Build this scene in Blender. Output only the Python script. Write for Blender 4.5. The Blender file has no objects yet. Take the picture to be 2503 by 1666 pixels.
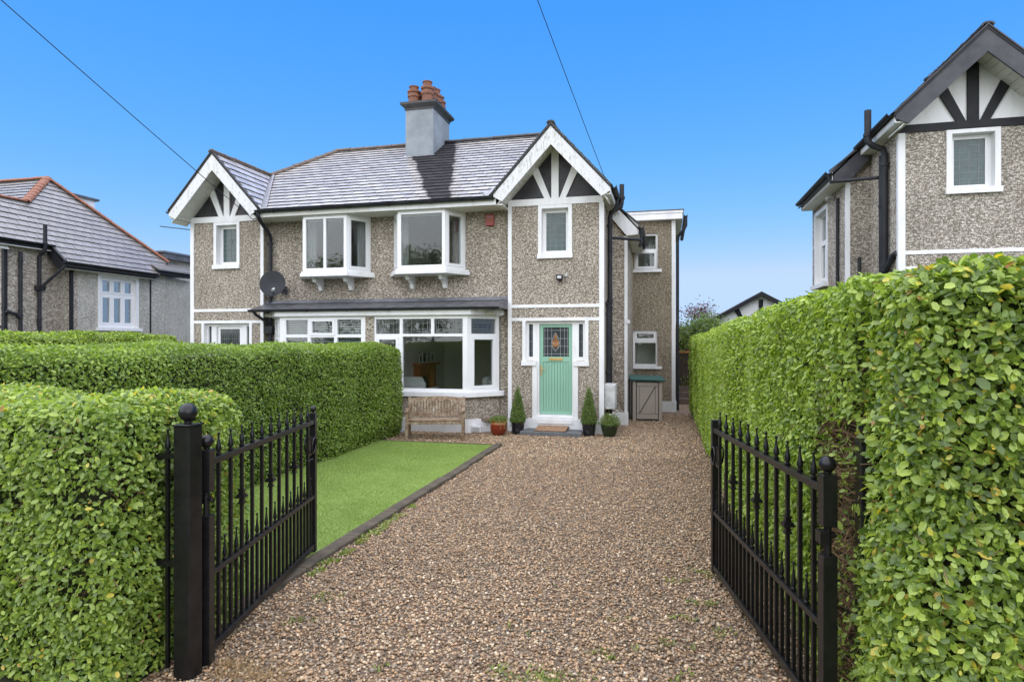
import bpy, bmesh, math, random
import numpy as np
from mathutils import Vector, Matrix, Euler
random.seed(7); RNG = np.random.default_rng(7)
SC = bpy.context.scene
COL = SC.collection
R = math.radians
# ------------------------------------------------------------------ camera, sky, sun, exposure
CAMH = 2.0
cd = bpy.data.cameras.new('camera'); cam = bpy.data.objects.new('camera', cd); COL.objects.link(cam)
cd.sensor_width = 36; cd.lens = 1520 / 2503 * 36; cd.clip_start = 0.05; cd.clip_end = 3000
cam.location = (0, 0, CAMH); cam.rotation_euler = (R(90), 0, R(13.8))
SC.camera = cam
SUN_EL, SUN_AZ = 64, 184          # azimuth measured clockwise from +Y (north): sun stands behind and left of the camera
wd = bpy.data.worlds.new('World'); SC.world = wd; wd.use_nodes = True
nt = wd.node_tree; bg = nt.nodes['Background']
sky = nt.nodes.new('ShaderNodeTexSky'); sky.sky_type = 'NISHITA'; sky.sun_disc = False
sky.sun_elevation = R(SUN_EL); sky.sun_rotation = R(SUN_AZ)
sky.air_density = 1.35; sky.dust_density = 0.1; sky.ozone_density = 3.2; sky.altitude = 0
_sp = nt.nodes.new('ShaderNodeSeparateColor'); _cb = nt.nodes.new('ShaderNodeCombineColor'); nt.links.new(sky.outputs[0], _sp.inputs[0])
for _i, (_k, _p, _mx) in enumerate(((.284, 1.576, 3.6), (1.33, .683, 4.9), (6.3, .05, 8.0))):     # a deeper, clearer blue, as in the photograph
    _q = nt.nodes.new('ShaderNodeMath'); _q.operation = 'POWER'; nt.links.new(_sp.outputs[_i], _q.inputs[0]); _q.inputs[1].default_value = _p
    _m = nt.nodes.new('ShaderNodeMath'); _m.operation = 'MULTIPLY'; nt.links.new(_q.outputs[0], _m.inputs[0]); _m.inputs[1].default_value = _k
    _n = nt.nodes.new('ShaderNodeMath'); _n.operation = 'MINIMUM'; nt.links.new(_m.outputs[0], _n.inputs[0]); _n.inputs[1].default_value = _mx
    nt.links.new(_n.outputs[0], _cb.inputs[_i])
nt.links.new(_cb.outputs[0], bg.inputs[0]); bg.inputs[1].default_value = 0.10
sd = bpy.data.lights.new('sun', 'SUN'); sun = bpy.data.objects.new('sun', sd); COL.objects.link(sun)
sd.energy = 4.4; sd.angle = R(140); sd.color = (1.0, 0.91, 0.80)
_d = Vector((math.sin(R(SUN_AZ)) * math.cos(R(SUN_EL)), math.cos(R(SUN_AZ)) * math.cos(R(SUN_EL)), math.sin(R(SUN_EL))))
sun.rotation_euler = _d.to_track_quat('Z', 'Y').to_euler(); sun.location = _d * 60
SC.view_settings.view_transform = 'Standard'; SC.view_settings.look = 'None'
SC.view_settings.gamma = 1.0; SC.view_settings.use_curve_mapping = False
SC.view_settings.exposure = 0.6
SC.cycles.max_bounces = 8; SC.cycles.transparent_max_bounces = 16

# ------------------------------------------------------------------ materials
def newmat(name):
    m = bpy.data.materials.new(name); m.use_nodes = True
    n = m.node_tree.nodes; return m, n, m.node_tree.links, n['Principled BSDF']
def ramp(n, stops, interp='LINEAR'):
    r = n.new('ShaderNodeValToRGB'); e = r.color_ramp.elements; r.color_ramp.interpolation = interp
    while len(e) < len(stops): e.new(0.5)
    for i, (p, c) in enumerate(stops): e[i].position = p; e[i].color = (*c, 1)
    return r
def noise(n, l, src, scale, detail=4, rough=.6, sc=None):
    t = n.new('ShaderNodeTexNoise'); t.inputs['Scale'].default_value = scale
    t.inputs['Detail'].default_value = detail; t.inputs['Roughness'].default_value = rough
    if sc:
        mp = n.new('ShaderNodeMapping'); mp.inputs['Scale'].default_value = sc
        l.new(src, mp.inputs[0]); src = mp.outputs[0]
    l.new(src, t.inputs['Vector']); return t
def mixc(n, l, f, a, b, blend='MIX'):
    x = n.new('ShaderNodeMix'); x.data_type = 'RGBA'; x.blend_type = blend
    for s, v in ((x.inputs[0], f), (x.inputs[6], a), (x.inputs[7], b)):
        if hasattr(v, 'links') or hasattr(v, 'is_linked'): l.new(v, s)
        elif isinstance(v, tuple): s.default_value = (*v, 1)
        else: s.default_value = v
    return x.outputs[2]
def math_(n, l, op, a, b=0.0):
    x = n.new('ShaderNodeMath'); x.operation = op
    for s, v in ((x.inputs[0], a), (x.inputs[1], b)):
        if hasattr(v, 'is_linked'): l.new(v, s)
        else: s.default_value = v
    return x.outputs[0]
def bump(n, l, b, h, strength=.5, dist=.01):
    x = n.new('ShaderNodeBump'); x.inputs['Strength'].default_value = strength; x.inputs['Distance'].default_value = dist
    l.new(h, x.inputs['Height']); l.new(x.outputs[0], b.inputs['Normal']); return x
def pm(name, c1, c2=None, scale=6, rough=.5, bmp=0, bscale=60, spec=.5, metal=0, sc=None, detail=5, lo=.35, hi=.65, coat=0):
    m, n, l, b = newmat(name)
    tc = n.new('ShaderNodeTexCoord')
    b.inputs['Roughness'].default_value = rough; b.inputs['Metallic'].default_value = metal
    b.inputs['Specular IOR Level'].default_value = spec
    if coat: b.inputs['Coat Weight'].default_value = coat; b.inputs['Coat Roughness'].default_value = .08
    c2 = c2 or tuple(x * .86 for x in c1)
    t = noise(n, l, tc.outputs['Object'], scale, detail, .6, sc)
    r = ramp(n, [(lo, c1), (hi, c2)]); l.new(t.outputs[0], r.inputs[0]); l.new(r.outputs[0], b.inputs['Base Color'])
    if bmp:
        t2 = noise(n, l, tc.outputs['Object'], bscale, 3, .6, sc); bump(n, l, b, t2.outputs[0], bmp, .004)
    return m
M = {}
M['white'] = pm('white_paint', (.81, .81, .81), (.66, .655, .635), 3, .45, .1, 90, sc=(1.5, 1.5, .5), lo=.45, hi=.8)
M['upvc'] = pm('white_plastic', (.82, .82, .82), (.79, .79, .79), 2, .28)
M['cream'] = pm('cream_soffit', (.70, .69, .64), (.62, .61, .56), 4, .45)
M['black'] = pm('black_paint', (.016, .016, .019), (.026, .026, .029), 5, .55, .2, 60, spec=.22)
M['panel_dark'] = pm('dark_gable_panel', (.022, .021, .024), (.055, .052, .056), 3, .4, .1, 40, spec=.3)
M['grey_board'] = pm('weathered_dark_board', (.05, .05, .057), (.085, .085, .094), 3, .55, .2, 50, spec=.3)
M['gutter'] = pm('black_plastic_gutter', (.018, .019, .023), (.036, .036, .041), 3, .5, spec=.25)
M['gate'] = pm('glossy_black_metal', (.006, .006, .0065), (.014, .013, .013), 12, .34, .15, 70, spec=.30, coat=.18)
M['terra'] = pm('terracotta', (.33, .115, .055), (.22, .10, .062), 5, .75, .3, 50)
M['pot_clay'] = pm('weathered_clay_pot', (.27, .11, .062), (.17, .085, .058), 7, .8, .3, 50)
M['ridge_brown'] = pm('brown_ridge_tile', (.165, .105, .075), (.095, .08, .066), 6, .8, .3, 50)
M['ridge_black'] = pm('black_ridge_tile', (.035, .035, .038), (.06, .06, .062), 6, .6, .3, 50)
M['chimney'] = pm('grey_blue_cement', (.285, .315, .335), (.20, .225, .245), 2.2, .85, .3, 40)
M['lead'] = pm('lead_sheet', (.30, .31, .34), (.20, .21, .23), 7, .35, .3, 20, metal=.5)
M['felt'] = pm('lean_to_felt', (.06, .062, .07), (.13, .13, .14), 5, .45, .4, 25)
M['door_green'] = pm('green_door_paint', (.265, .485, .36), (.24, .45, .33), 2, .4)
M['brass'] = pm('brass', (.72, .50, .20), (.62, .42, .16), 8, .35, metal=.55)
M['step'] = pm('grey_stone_step', (.15, .155, .155), (.09, .095, .10), 6, .7, .4, 60)
M['kerb'] = pm('concrete_kerb', (.135, .113, .082), (.066, .056, .042), 5, .9, .5, 50, spec=.2)
M['shed'] = pm('taupe_plastic', (.40, .35, .295), (.37, .325, .27), 3, .55)
M['shed_roof'] = pm('dark_green_plastic', (.012, .075, .062), (.02, .10, .08), 4, .45)
M['red'] = pm('alarm_red', (.36, .055, .04), (.28, .05, .04), 8, .4)
M['pot_red'] = pm('red_glaze', (.24, .035, .012), (.17, .03, .014), 6, .18)
M['pot_gold'] = pm('amber_glaze', (.36, .16, .035), (.24, .09, .02), 6, .2)
M['pot_black'] = pm('black_glaze', (.012, .013, .016), (.02, .02, .024), 6, .12)
M['pot_green'] = pm('green_glaze', (.018, .035, .014), (.03, .045, .02), 6, .15)
M['meter'] = pm('meter_box_white', (.62, .62, .61), (.40, .40, .40), 5, .5, lo=.45, hi=.7)
M['dish'] = pm('dish_grey', (.026, .028, .031), (.036, .037, .041), 4, .6, spec=.25)
M['cable'] = pm('cable_black', (.02, .02, .022), (.03, .03, .03), 4, .6)
M['cable_w'] = pm('cable_white', (.5, .5, .48), (.4, .4, .4), 4, .6)
M['twig'] = pm('twig_brown', (.27, .165, .085), (.16, .10, .055), 20, .9)
M['soil'] = pm('soil', (.05, .035, .024), (.03, .022, .016), 20, .95, .5, 60)
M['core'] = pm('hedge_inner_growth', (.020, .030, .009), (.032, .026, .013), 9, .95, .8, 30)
M['room'] = pm('room_wall', (.66, .64, .58), (.62, .60, .54), 2, .8)
M['carpet'] = pm('room_floor', (.22, .17, .12), (.2, .15, .11), 5, .9)
M['oak'] = pm('oak_surround', (.42, .16, .045), (.34, .12, .03), 6, .4, sc=(1, 1, 8))
M['fabric'] = pm('sofa_fabric', (.50, .50, .48), (.44, .44, .42), 9, .9)
M['blind'] = pm('blind_slat', (.42, .46, .45), (.38, .42, .41), 6, .5)
M['curtain'] = pm('curtain', (.46, .46, .45), (.3, .31, .32), 3, .9, sc=(14, 14, .3))
M['render_grey'] = None
M['road'] = pm('asphalt', (.05, .05, .052), (.065, .065, .066), 30, .85, .5, 200)
M['paving'] = pm('paving', (.24, .235, .225), (.19, .19, .18), 8, .8, .3, 60)
M['bark'] = pm('bark', (.07, .05, .035), (.04, .03, .022), 12, .95, .5, 30)
M['earth'] = pm('earth_and_grass', (.045, .075, .02), (.07, .065, .035), 3, .95, .6, 40)

def barge_mat():                       # white board with grey-brown weather streaks running down
    m, n, l, b = newmat('weathered_white_board'); tc = n.new('ShaderNodeTexCoord'); b.inputs['Roughness'].default_value = .5
    t = noise(n, l, tc.outputs['Object'], 5, 5, .65, (3.2, 1, .55))
    t2 = noise(n, l, tc.outputs['Object'], 26, 3, .6, (1.6, 1, .5))
    a = math_(n, l, 'MULTIPLY', t.outputs[0], t2.outputs[0])
    r = ramp(n, [(.26, (.70, .70, .695)), (.35, (.52, .51, .475)), (.44, (.26, .25, .215))]); l.new(a, r.inputs[0])
    l.new(r.outputs[0], b.inputs['Base Color']); return m
M['barge'] = barge_mat()
def pebble_mat(name, dark, mid, light, sc=1.0):
    m, n, l, b = newmat(name); tc = n.new('ShaderNodeTexCoord'); P = tc.outputs['Object']
    b.inputs['Roughness'].default_value = .9; b.inputs['Specular IOR Level'].default_value = .2
    v = n.new('ShaderNodeTexVoronoi'); v.inputs['Scale'].default_value = 34 * sc; l.new(P, v.inputs['Vector'])
    cl = noise(n, l, P, 17 * sc, 5, .72, (.62, .62, 1.25))
    big = noise(n, l, P, .9, 4, .6)
    h = math_(n, l, 'ADD', math_(n, l, 'MULTIPLY', cl.outputs[0], 1.0), math_(n, l, 'MULTIPLY', v.outputs['Distance'], -.30))
    sep = n.new('ShaderNodeSeparateColor'); l.new(v.outputs['Color'], sep.inputs[0])
    h2 = math_(n, l, 'ADD', h, math_(n, l, 'MULTIPLY', math_(n, l, 'SUBTRACT', sep.outputs[0], .5), .13))
    r = ramp(n, [(.30, dark), (.42, mid), (.56, light), (.66, tuple(min(1, x * 1.35) for x in light))]); l.new(h2, r.inputs[0])
    wr = ramp(n, [(.3, (.80, .78, .74)), (.6, (1.10, 1.08, 1.05))]); l.new(big.outputs[0], wr.inputs[0])
    stk = noise(n, l, P, 5, 4, .6, (1.6, 1.6, .16)); sr = ramp(n, [(.30, (.74, .72, .68)), (.46, (1.04, 1.04, 1.03))]); l.new(stk.outputs[0], sr.inputs[0])
    l.new(mixc(n, l, .55, mixc(n, l, .7, r.outputs[0], wr.outputs[0], 'MULTIPLY'), sr.outputs[0], 'MULTIPLY'), b.inputs['Base Color'])
    bump(n, l, b, h2, .8, .04); return m
M['dash'] = pebble_mat('brown_pebbledash', (0.212, 0.178, 0.141), (0.572, 0.513, 0.435), (0.848, 0.794, 0.712), 1.75)
M['dash2'] = pebble_mat('pale_pebbledash', (0.229, 0.201, 0.165), (0.582, 0.535, 0.468), (0.853, 0.806, 0.732), 1.45)
M['dash_fine'] = pebble_mat('fine_brown_roughcast', (.17, .14, .10), (.40, .345, .265), (.58, .51, .41), 1.9)
M['dash_grey'] = pebble_mat('grey_roughcast', (.34, .325, .29), (.62, .60, .545), (.78, .755, .69), 1.7)
def slate_mat(name, patch, lo=1.0, coat=.55):
    m, n, l, b = newmat(name); tc = n.new('ShaderNodeTexCoord'); geo = n.new('ShaderNodeNewGeometry')
    at = n.new('ShaderNodeAttribute'); at.attribute_name = 'rnd'; oi = n.new('ShaderNodeObjectInfo')
    rr = math_(n, l, 'FRACT', math_(n, l, 'ADD', at.outputs['Fac'], oi.outputs['Random']))
    t = noise(n, l, geo.outputs['Position'], 7, 5, .65)
    k = math_(n, l, 'ADD', math_(n, l, 'MULTIPLY', rr, .55), math_(n, l, 'MULTIPLY', t.outputs[0], .45))
    r = ramp(n, [(q, tuple(v * lo for v in c)) for q, c in ((.2, (.38, .355, .325)), (.55, (.49, .46, .422)), (.85, (.60, .565, .52)))]); l.new(k, r.inputs[0])
    col = r.outputs[0]; ro = None
    b.inputs['IOR'].default_value = 1.75; b.inputs['Coat Weight'].default_value = coat; b.inputs['Coat IOR'].default_value = 1.55
    b.inputs['Coat Roughness'].default_value = .22
    rv = math_(n, l, 'ADD', math_(n, l, 'MULTIPLY', t.outputs[0], .25), .22)
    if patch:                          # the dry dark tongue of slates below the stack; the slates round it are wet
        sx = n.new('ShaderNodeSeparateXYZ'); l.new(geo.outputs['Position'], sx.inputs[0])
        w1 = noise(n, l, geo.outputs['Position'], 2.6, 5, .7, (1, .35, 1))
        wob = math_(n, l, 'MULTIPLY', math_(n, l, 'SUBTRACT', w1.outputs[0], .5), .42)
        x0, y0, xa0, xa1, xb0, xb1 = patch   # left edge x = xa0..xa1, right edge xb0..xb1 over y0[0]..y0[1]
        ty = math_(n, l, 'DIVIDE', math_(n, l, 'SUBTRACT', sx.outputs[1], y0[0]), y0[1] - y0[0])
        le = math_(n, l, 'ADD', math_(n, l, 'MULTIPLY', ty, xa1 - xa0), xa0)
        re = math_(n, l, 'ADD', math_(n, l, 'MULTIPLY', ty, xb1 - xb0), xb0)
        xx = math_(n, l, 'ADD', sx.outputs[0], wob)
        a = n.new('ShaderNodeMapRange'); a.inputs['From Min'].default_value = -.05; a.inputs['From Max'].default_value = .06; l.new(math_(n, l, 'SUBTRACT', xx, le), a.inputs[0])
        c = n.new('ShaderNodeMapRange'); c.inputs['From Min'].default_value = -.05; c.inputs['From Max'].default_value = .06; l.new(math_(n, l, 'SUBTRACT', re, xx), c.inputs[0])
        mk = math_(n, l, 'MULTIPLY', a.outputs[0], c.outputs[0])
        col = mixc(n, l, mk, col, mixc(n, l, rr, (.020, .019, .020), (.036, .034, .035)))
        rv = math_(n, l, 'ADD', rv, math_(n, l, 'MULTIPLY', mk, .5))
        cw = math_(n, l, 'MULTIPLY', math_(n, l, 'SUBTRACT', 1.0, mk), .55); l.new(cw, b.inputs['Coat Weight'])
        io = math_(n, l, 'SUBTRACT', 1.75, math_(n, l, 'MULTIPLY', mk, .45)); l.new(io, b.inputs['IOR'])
    l.new(col, b.inputs['Base Color']); l.new(rv, b.inputs['Roughness'])
    bump(n, l, b, t.outputs[0], .25, .006); return m
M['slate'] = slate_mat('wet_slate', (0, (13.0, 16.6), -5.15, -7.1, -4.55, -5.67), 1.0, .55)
M['slate_edge_shade'] = pm('slate_edge_shade', (.03, .03, .034), (.055, .052, .056), 6, .9, spec=.1)  # dark wet slate edges, with the shadow line of each course painted in
M['slate2'] = slate_mat('grey_slate', None, .37, .2)
M['slate_under'] = pm('roof_underlay', (.02, .02, .022), (.03, .03, .03), 4, .9)
def glass_mat():
    m = bpy.data.materials.new('window_glass'); m.use_nodes = True; n = m.node_tree.nodes; l = m.node_tree.links
    n.remove(n['Principled BSDF']); o = n['Material Output']
    tr = n.new('ShaderNodeBsdfTransparent'); tr.inputs[0].default_value = (.93, .955, .945, 1)
    gl = n.new('ShaderNodeBsdfGlossy'); gl.inputs['Roughness'].default_value = .015; gl.inputs[0].default_value = (.95, .97, 1, 1)
    fr = n.new('ShaderNodeFresnel'); fr.inputs[0].default_value = 1.55
    tc = n.new('ShaderNodeTexCoord'); t = noise(n, l, tc.outputs['Object'], 1.3, 2, .5)
    bp_ = n.new('ShaderNodeBump'); bp_.inputs['Strength'].default_value = .12; bp_.inputs['Distance'].default_value = .02
    l.new(t.outputs[0], bp_.inputs['Height']); l.new(bp_.outputs[0], gl.inputs['Normal'])
    a = n.new('ShaderNodeMath'); a.operation = 'MULTIPLY_ADD'; a.inputs[1].default_value = .65; a.inputs[2].default_value = .006; l.new(fr.outputs[0], a.inputs[0])
    mx = n.new('ShaderNodeMixShader'); l.new(a.outputs[0], mx.inputs[0]); l.new(tr.outputs[0], mx.inputs[1]); l.new(gl.outputs[0], mx.inputs[2])
    l.new(mx.outputs[0], o.inputs[0]); return m
M['glass'] = glass_mat()
def tint_glass(name, c):
    m, n, l, b = newmat(name); tc = n.new('ShaderNodeTexCoord')
    t = noise(n, l, tc.outputs['Object'], 9, 3, .6); r = ramp(n, [(.3, c), (.7, tuple(x * 1.5 for x in c))]); l.new(t.outputs[0], r.inputs[0])
    l.new(r.outputs[0], b.inputs['Base Color']); b.inputs['Roughness'].default_value = .12; return m
M['stained'] = tint_glass('obscured_leaded_glass', (.045, .075, .072))
M['stained_dark'] = tint_glass('dark_leaded_glass', (.035, .042, .045))
M['amber_glass'] = tint_glass('amber_glass', (.28, .13, .05))
M['came'] = pm('lead_came', (.22, .23, .23), (.15, .16, .16), 8, .5)
M['came_w'] = pm('pale_came', (.42, .44, .42), (.34, .36, .35), 8, .5)
def leaf_mat(name, stops, trans=.36, rough=.42):
    m, n, l, b = newmat(name); at = n.new('ShaderNodeAttribute'); at.attribute_name = 'rnd'; oi = n.new('ShaderNodeObjectInfo')
    k = math_(n, l, 'FRACT', math_(n, l, 'ADD', at.outputs['Fac'], math_(n, l, 'MULTIPLY', oi.outputs['Random'], .94)))
    r = ramp(n, stops); l.new(k, r.inputs[0]); l.new(r.outputs[0], b.inputs['Base Color'])
    b.inputs['Roughness'].default_value = rough; b.inputs['Specular IOR Level'].default_value = .65
    tl = n.new('ShaderNodeBsdfTranslucent'); hs = n.new('ShaderNodeHueSaturation'); hs.inputs['Value'].default_value = 1.7; hs.inputs['Saturation'].default_value = 1.1
    l.new(r.outputs[0], hs.inputs['Color']); l.new(hs.outputs[0], tl.inputs[0])
    mx = n.new('ShaderNodeMixShader'); mx.inputs[0].default_value = trans
    l.new(b.outputs[0], mx.inputs[1]); l.new(tl.outputs[0], mx.inputs[2]); l.new(mx.outputs[0], n['Material Output'].inputs[0]); return m
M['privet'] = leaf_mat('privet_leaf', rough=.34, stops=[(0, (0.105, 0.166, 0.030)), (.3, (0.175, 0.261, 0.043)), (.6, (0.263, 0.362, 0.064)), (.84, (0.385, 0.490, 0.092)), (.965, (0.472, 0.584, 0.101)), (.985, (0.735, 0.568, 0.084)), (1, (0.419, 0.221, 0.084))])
M['privet2'] = leaf_mat('clipped_privet_leaf', [(0, (0.105, 0.168, 0.026)), (.4, (0.178, 0.271, 0.039)), (.75, (0.281, 0.388, 0.058)), (1, (0.434, 0.542, 0.097))])
M['privet3'] = leaf_mat('bright_privet_leaf', [(0, (0.135, 0.205, 0.027)), (.4, (0.226, 0.324, 0.044)), (.75, (0.344, 0.457, 0.073)), (1, (0.506, 0.616, 0.122))])
M['box'] = leaf_mat('topiary_leaf', [(0, (0.060, 0.105, 0.019)), (.5, (0.119, 0.203, 0.031)), (1, (0.238, 0.316, 0.047))])
M['shrub'] = leaf_mat('light_shrub_leaf', [(0, (.08, .13, .02)), (.5, (.15, .22, .04)), (1, (.24, .32, .07))])
M['redleaf'] = leaf_mat('copper_leaf', [(0, (.05, .018, .018)), (.6, (.10, .035, .03)), (1, (.15, .07, .05))])
M['grass'] = leaf_mat('turf_blade', [(0, (0.212, 0.301, 0.060)), (.5, (0.285, 0.395, 0.092)), (1, (0.368, 0.470, 0.138))], .2, .5)
M['weed'] = leaf_mat('weed_leaf', [(0, (.13, .17, .03)), (.5, (.20, .26, .045)), (1, (.30, .35, .07))])
M['straw'] = leaf_mat('dry_grass', [(0, (.26, .17, .07)), (.5, (.38, .26, .11)), (1, (.5, .36, .18))])
M['fallen'] = leaf_mat('fallen_leaf', [(0, (.14, .20, .04)), (.4, (.30, .20, .06)), (1, (.22, .11, .045))])
M['petal'] = pm('white_petal', (.75, .75, .70), (.7, .7, .66), 9, .7)
STONES = [(0, (0.103, 0.074, 0.047)), (.15, (0.243, 0.159, 0.092)), (.34, (0.449, 0.302, 0.173)), (.5, (0.327, 0.257, 0.176)), (.62, (0.188, 0.164, 0.133)), (.74, (0.571, 0.421, 0.263)), (.87, (0.498, 0.302, 0.159)), (.96, (0.657, 0.513, 0.342)), (1, (0.801, 0.683, 0.505))]
def stone_mat():
    m, n, l, b = newmat('gravel_stone'); at = n.new('ShaderNodeAttribute'); at.attribute_name = 'rnd'
    r = ramp(n, STONES); l.new(at.outputs['Fac'], r.inputs[0]); l.new(r.outputs[0], b.inputs['Base Color'])
    b.inputs['Roughness'].default_value = .55; b.inputs['Specular IOR Level'].default_value = .4; return m
M['stone'] = stone_mat()
def gravel_mat():
    m, n, l, b = newmat('gravel_bed'); tc = n.new('ShaderNodeTexCoord'); P = tc.outputs['Object']
    v = n.new('ShaderNodeTexVoronoi'); v.inputs['Scale'].default_value = 46; l.new(P, v.inputs['Vector'])
    sep = n.new('ShaderNodeSeparateColor'); l.new(v.outputs['Color'], sep.inputs[0])
    r = ramp(n, STONES); l.new(sep.outputs[0], r.inputs[0])
    d = ramp(n, [(.25, (1, 1, 1)), (.62, (.34, .31, .28))]); l.new(v.outputs['Distance'], d.inputs[0])
    c = mixc(n, l, .85, r.outputs[0], d.outputs[0], 'MULTIPLY')
    t = noise(n, l, P, 1.1, 4, .6); w = ramp(n, [(.35, (.80, .77, .74)), (.65, (1.05, 1.0, .95))]); l.new(t.outputs[0], w.inputs[0])
    l.new(mixc(n, l, .7, c, w.outputs[0], 'MULTIPLY'), b.inputs['Base Color']); b.inputs['Roughness'].default_value = .75
    inv = math_(n, l, 'SUBTRACT', 1.0, v.outputs['Distance']); bump(n, l, b, inv, 1.0, .02); return m
M['gravel'] = gravel_mat()
def lawn_mat():
    m, n, l, b = newmat('artificial_turf'); tc = n.new('ShaderNodeTexCoord'); P = tc.outputs['Object']
    t = noise(n, l, P, 1.6, 4, .6, (1, .8, 1)); t2 = noise(n, l, P, 140, 3, .7)
    k = math_(n, l, 'ADD', math_(n, l, 'MULTIPLY', t.outputs[0], .6), math_(n, l, 'MULTIPLY', t2.outputs[0], .4))
    r = ramp(n, [(.36, (.16, .25, .04)), (.5, (.26, .37, .08)), (.64, (.34, .46, .12))]); l.new(k, r.inputs[0])
    l.new(r.outputs[0], b.inputs['Base Color']); b.inputs['Roughness'].default_value = .8; bump(n, l, b, t2.outputs[0], .8, .02); return m
M['lawn'] = lawn_mat()
def wood_mat():
    m, n, l, b = newmat('weathered_teak'); tc = n.new('ShaderNodeTexCoord'); P = tc.outputs['Object']
    t = noise(n, l, P, 9, 6, .7, (1, 1, .8)); t2 = noise(n, l, P, 38, 4, .65)
    k = math_(n, l, 'ADD', math_(n, l, 'MULTIPLY', t.outputs[0], .55), math_(n, l, 'MULTIPLY', t2.outputs[0], .45))
    r = ramp(n, [(.34, (.085, .052, .032)), (.45, (.20, .125, .072)), (.55, (.33, .25, .17)), (.63, (.52, .47, .38))]); l.new(k, r.inputs[0])
    l.new(r.outputs[0], b.inputs['Base Color']); b.inputs['Roughness'].default_value = .85; bump(n, l, b, t2.outputs[0], .5, .004); return m
M['teak'] = wood_mat()
def mat_mat():
    m, n, l, b = newmat('coir_mat'); tc = n.new('ShaderNodeTexCoord')
    t = noise(n, l, tc.outputs['Object'], 24, 3, .7)
    r = ramp(n, [(.35, (.10, .05, .025)), (.48, (.30, .15, .06)), (.55, (.42, .30, .20)), (.64, (.16, .09, .05))]); l.new(t.outputs[0], r.inputs[0])
    l.new(r.outputs[0], b.inputs['Base Color']); b.inputs['Roughness'].default_value = .95; bump(n, l, b, t.outputs[0], .6, .006); return m
M['coir'] = mat_mat()

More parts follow.
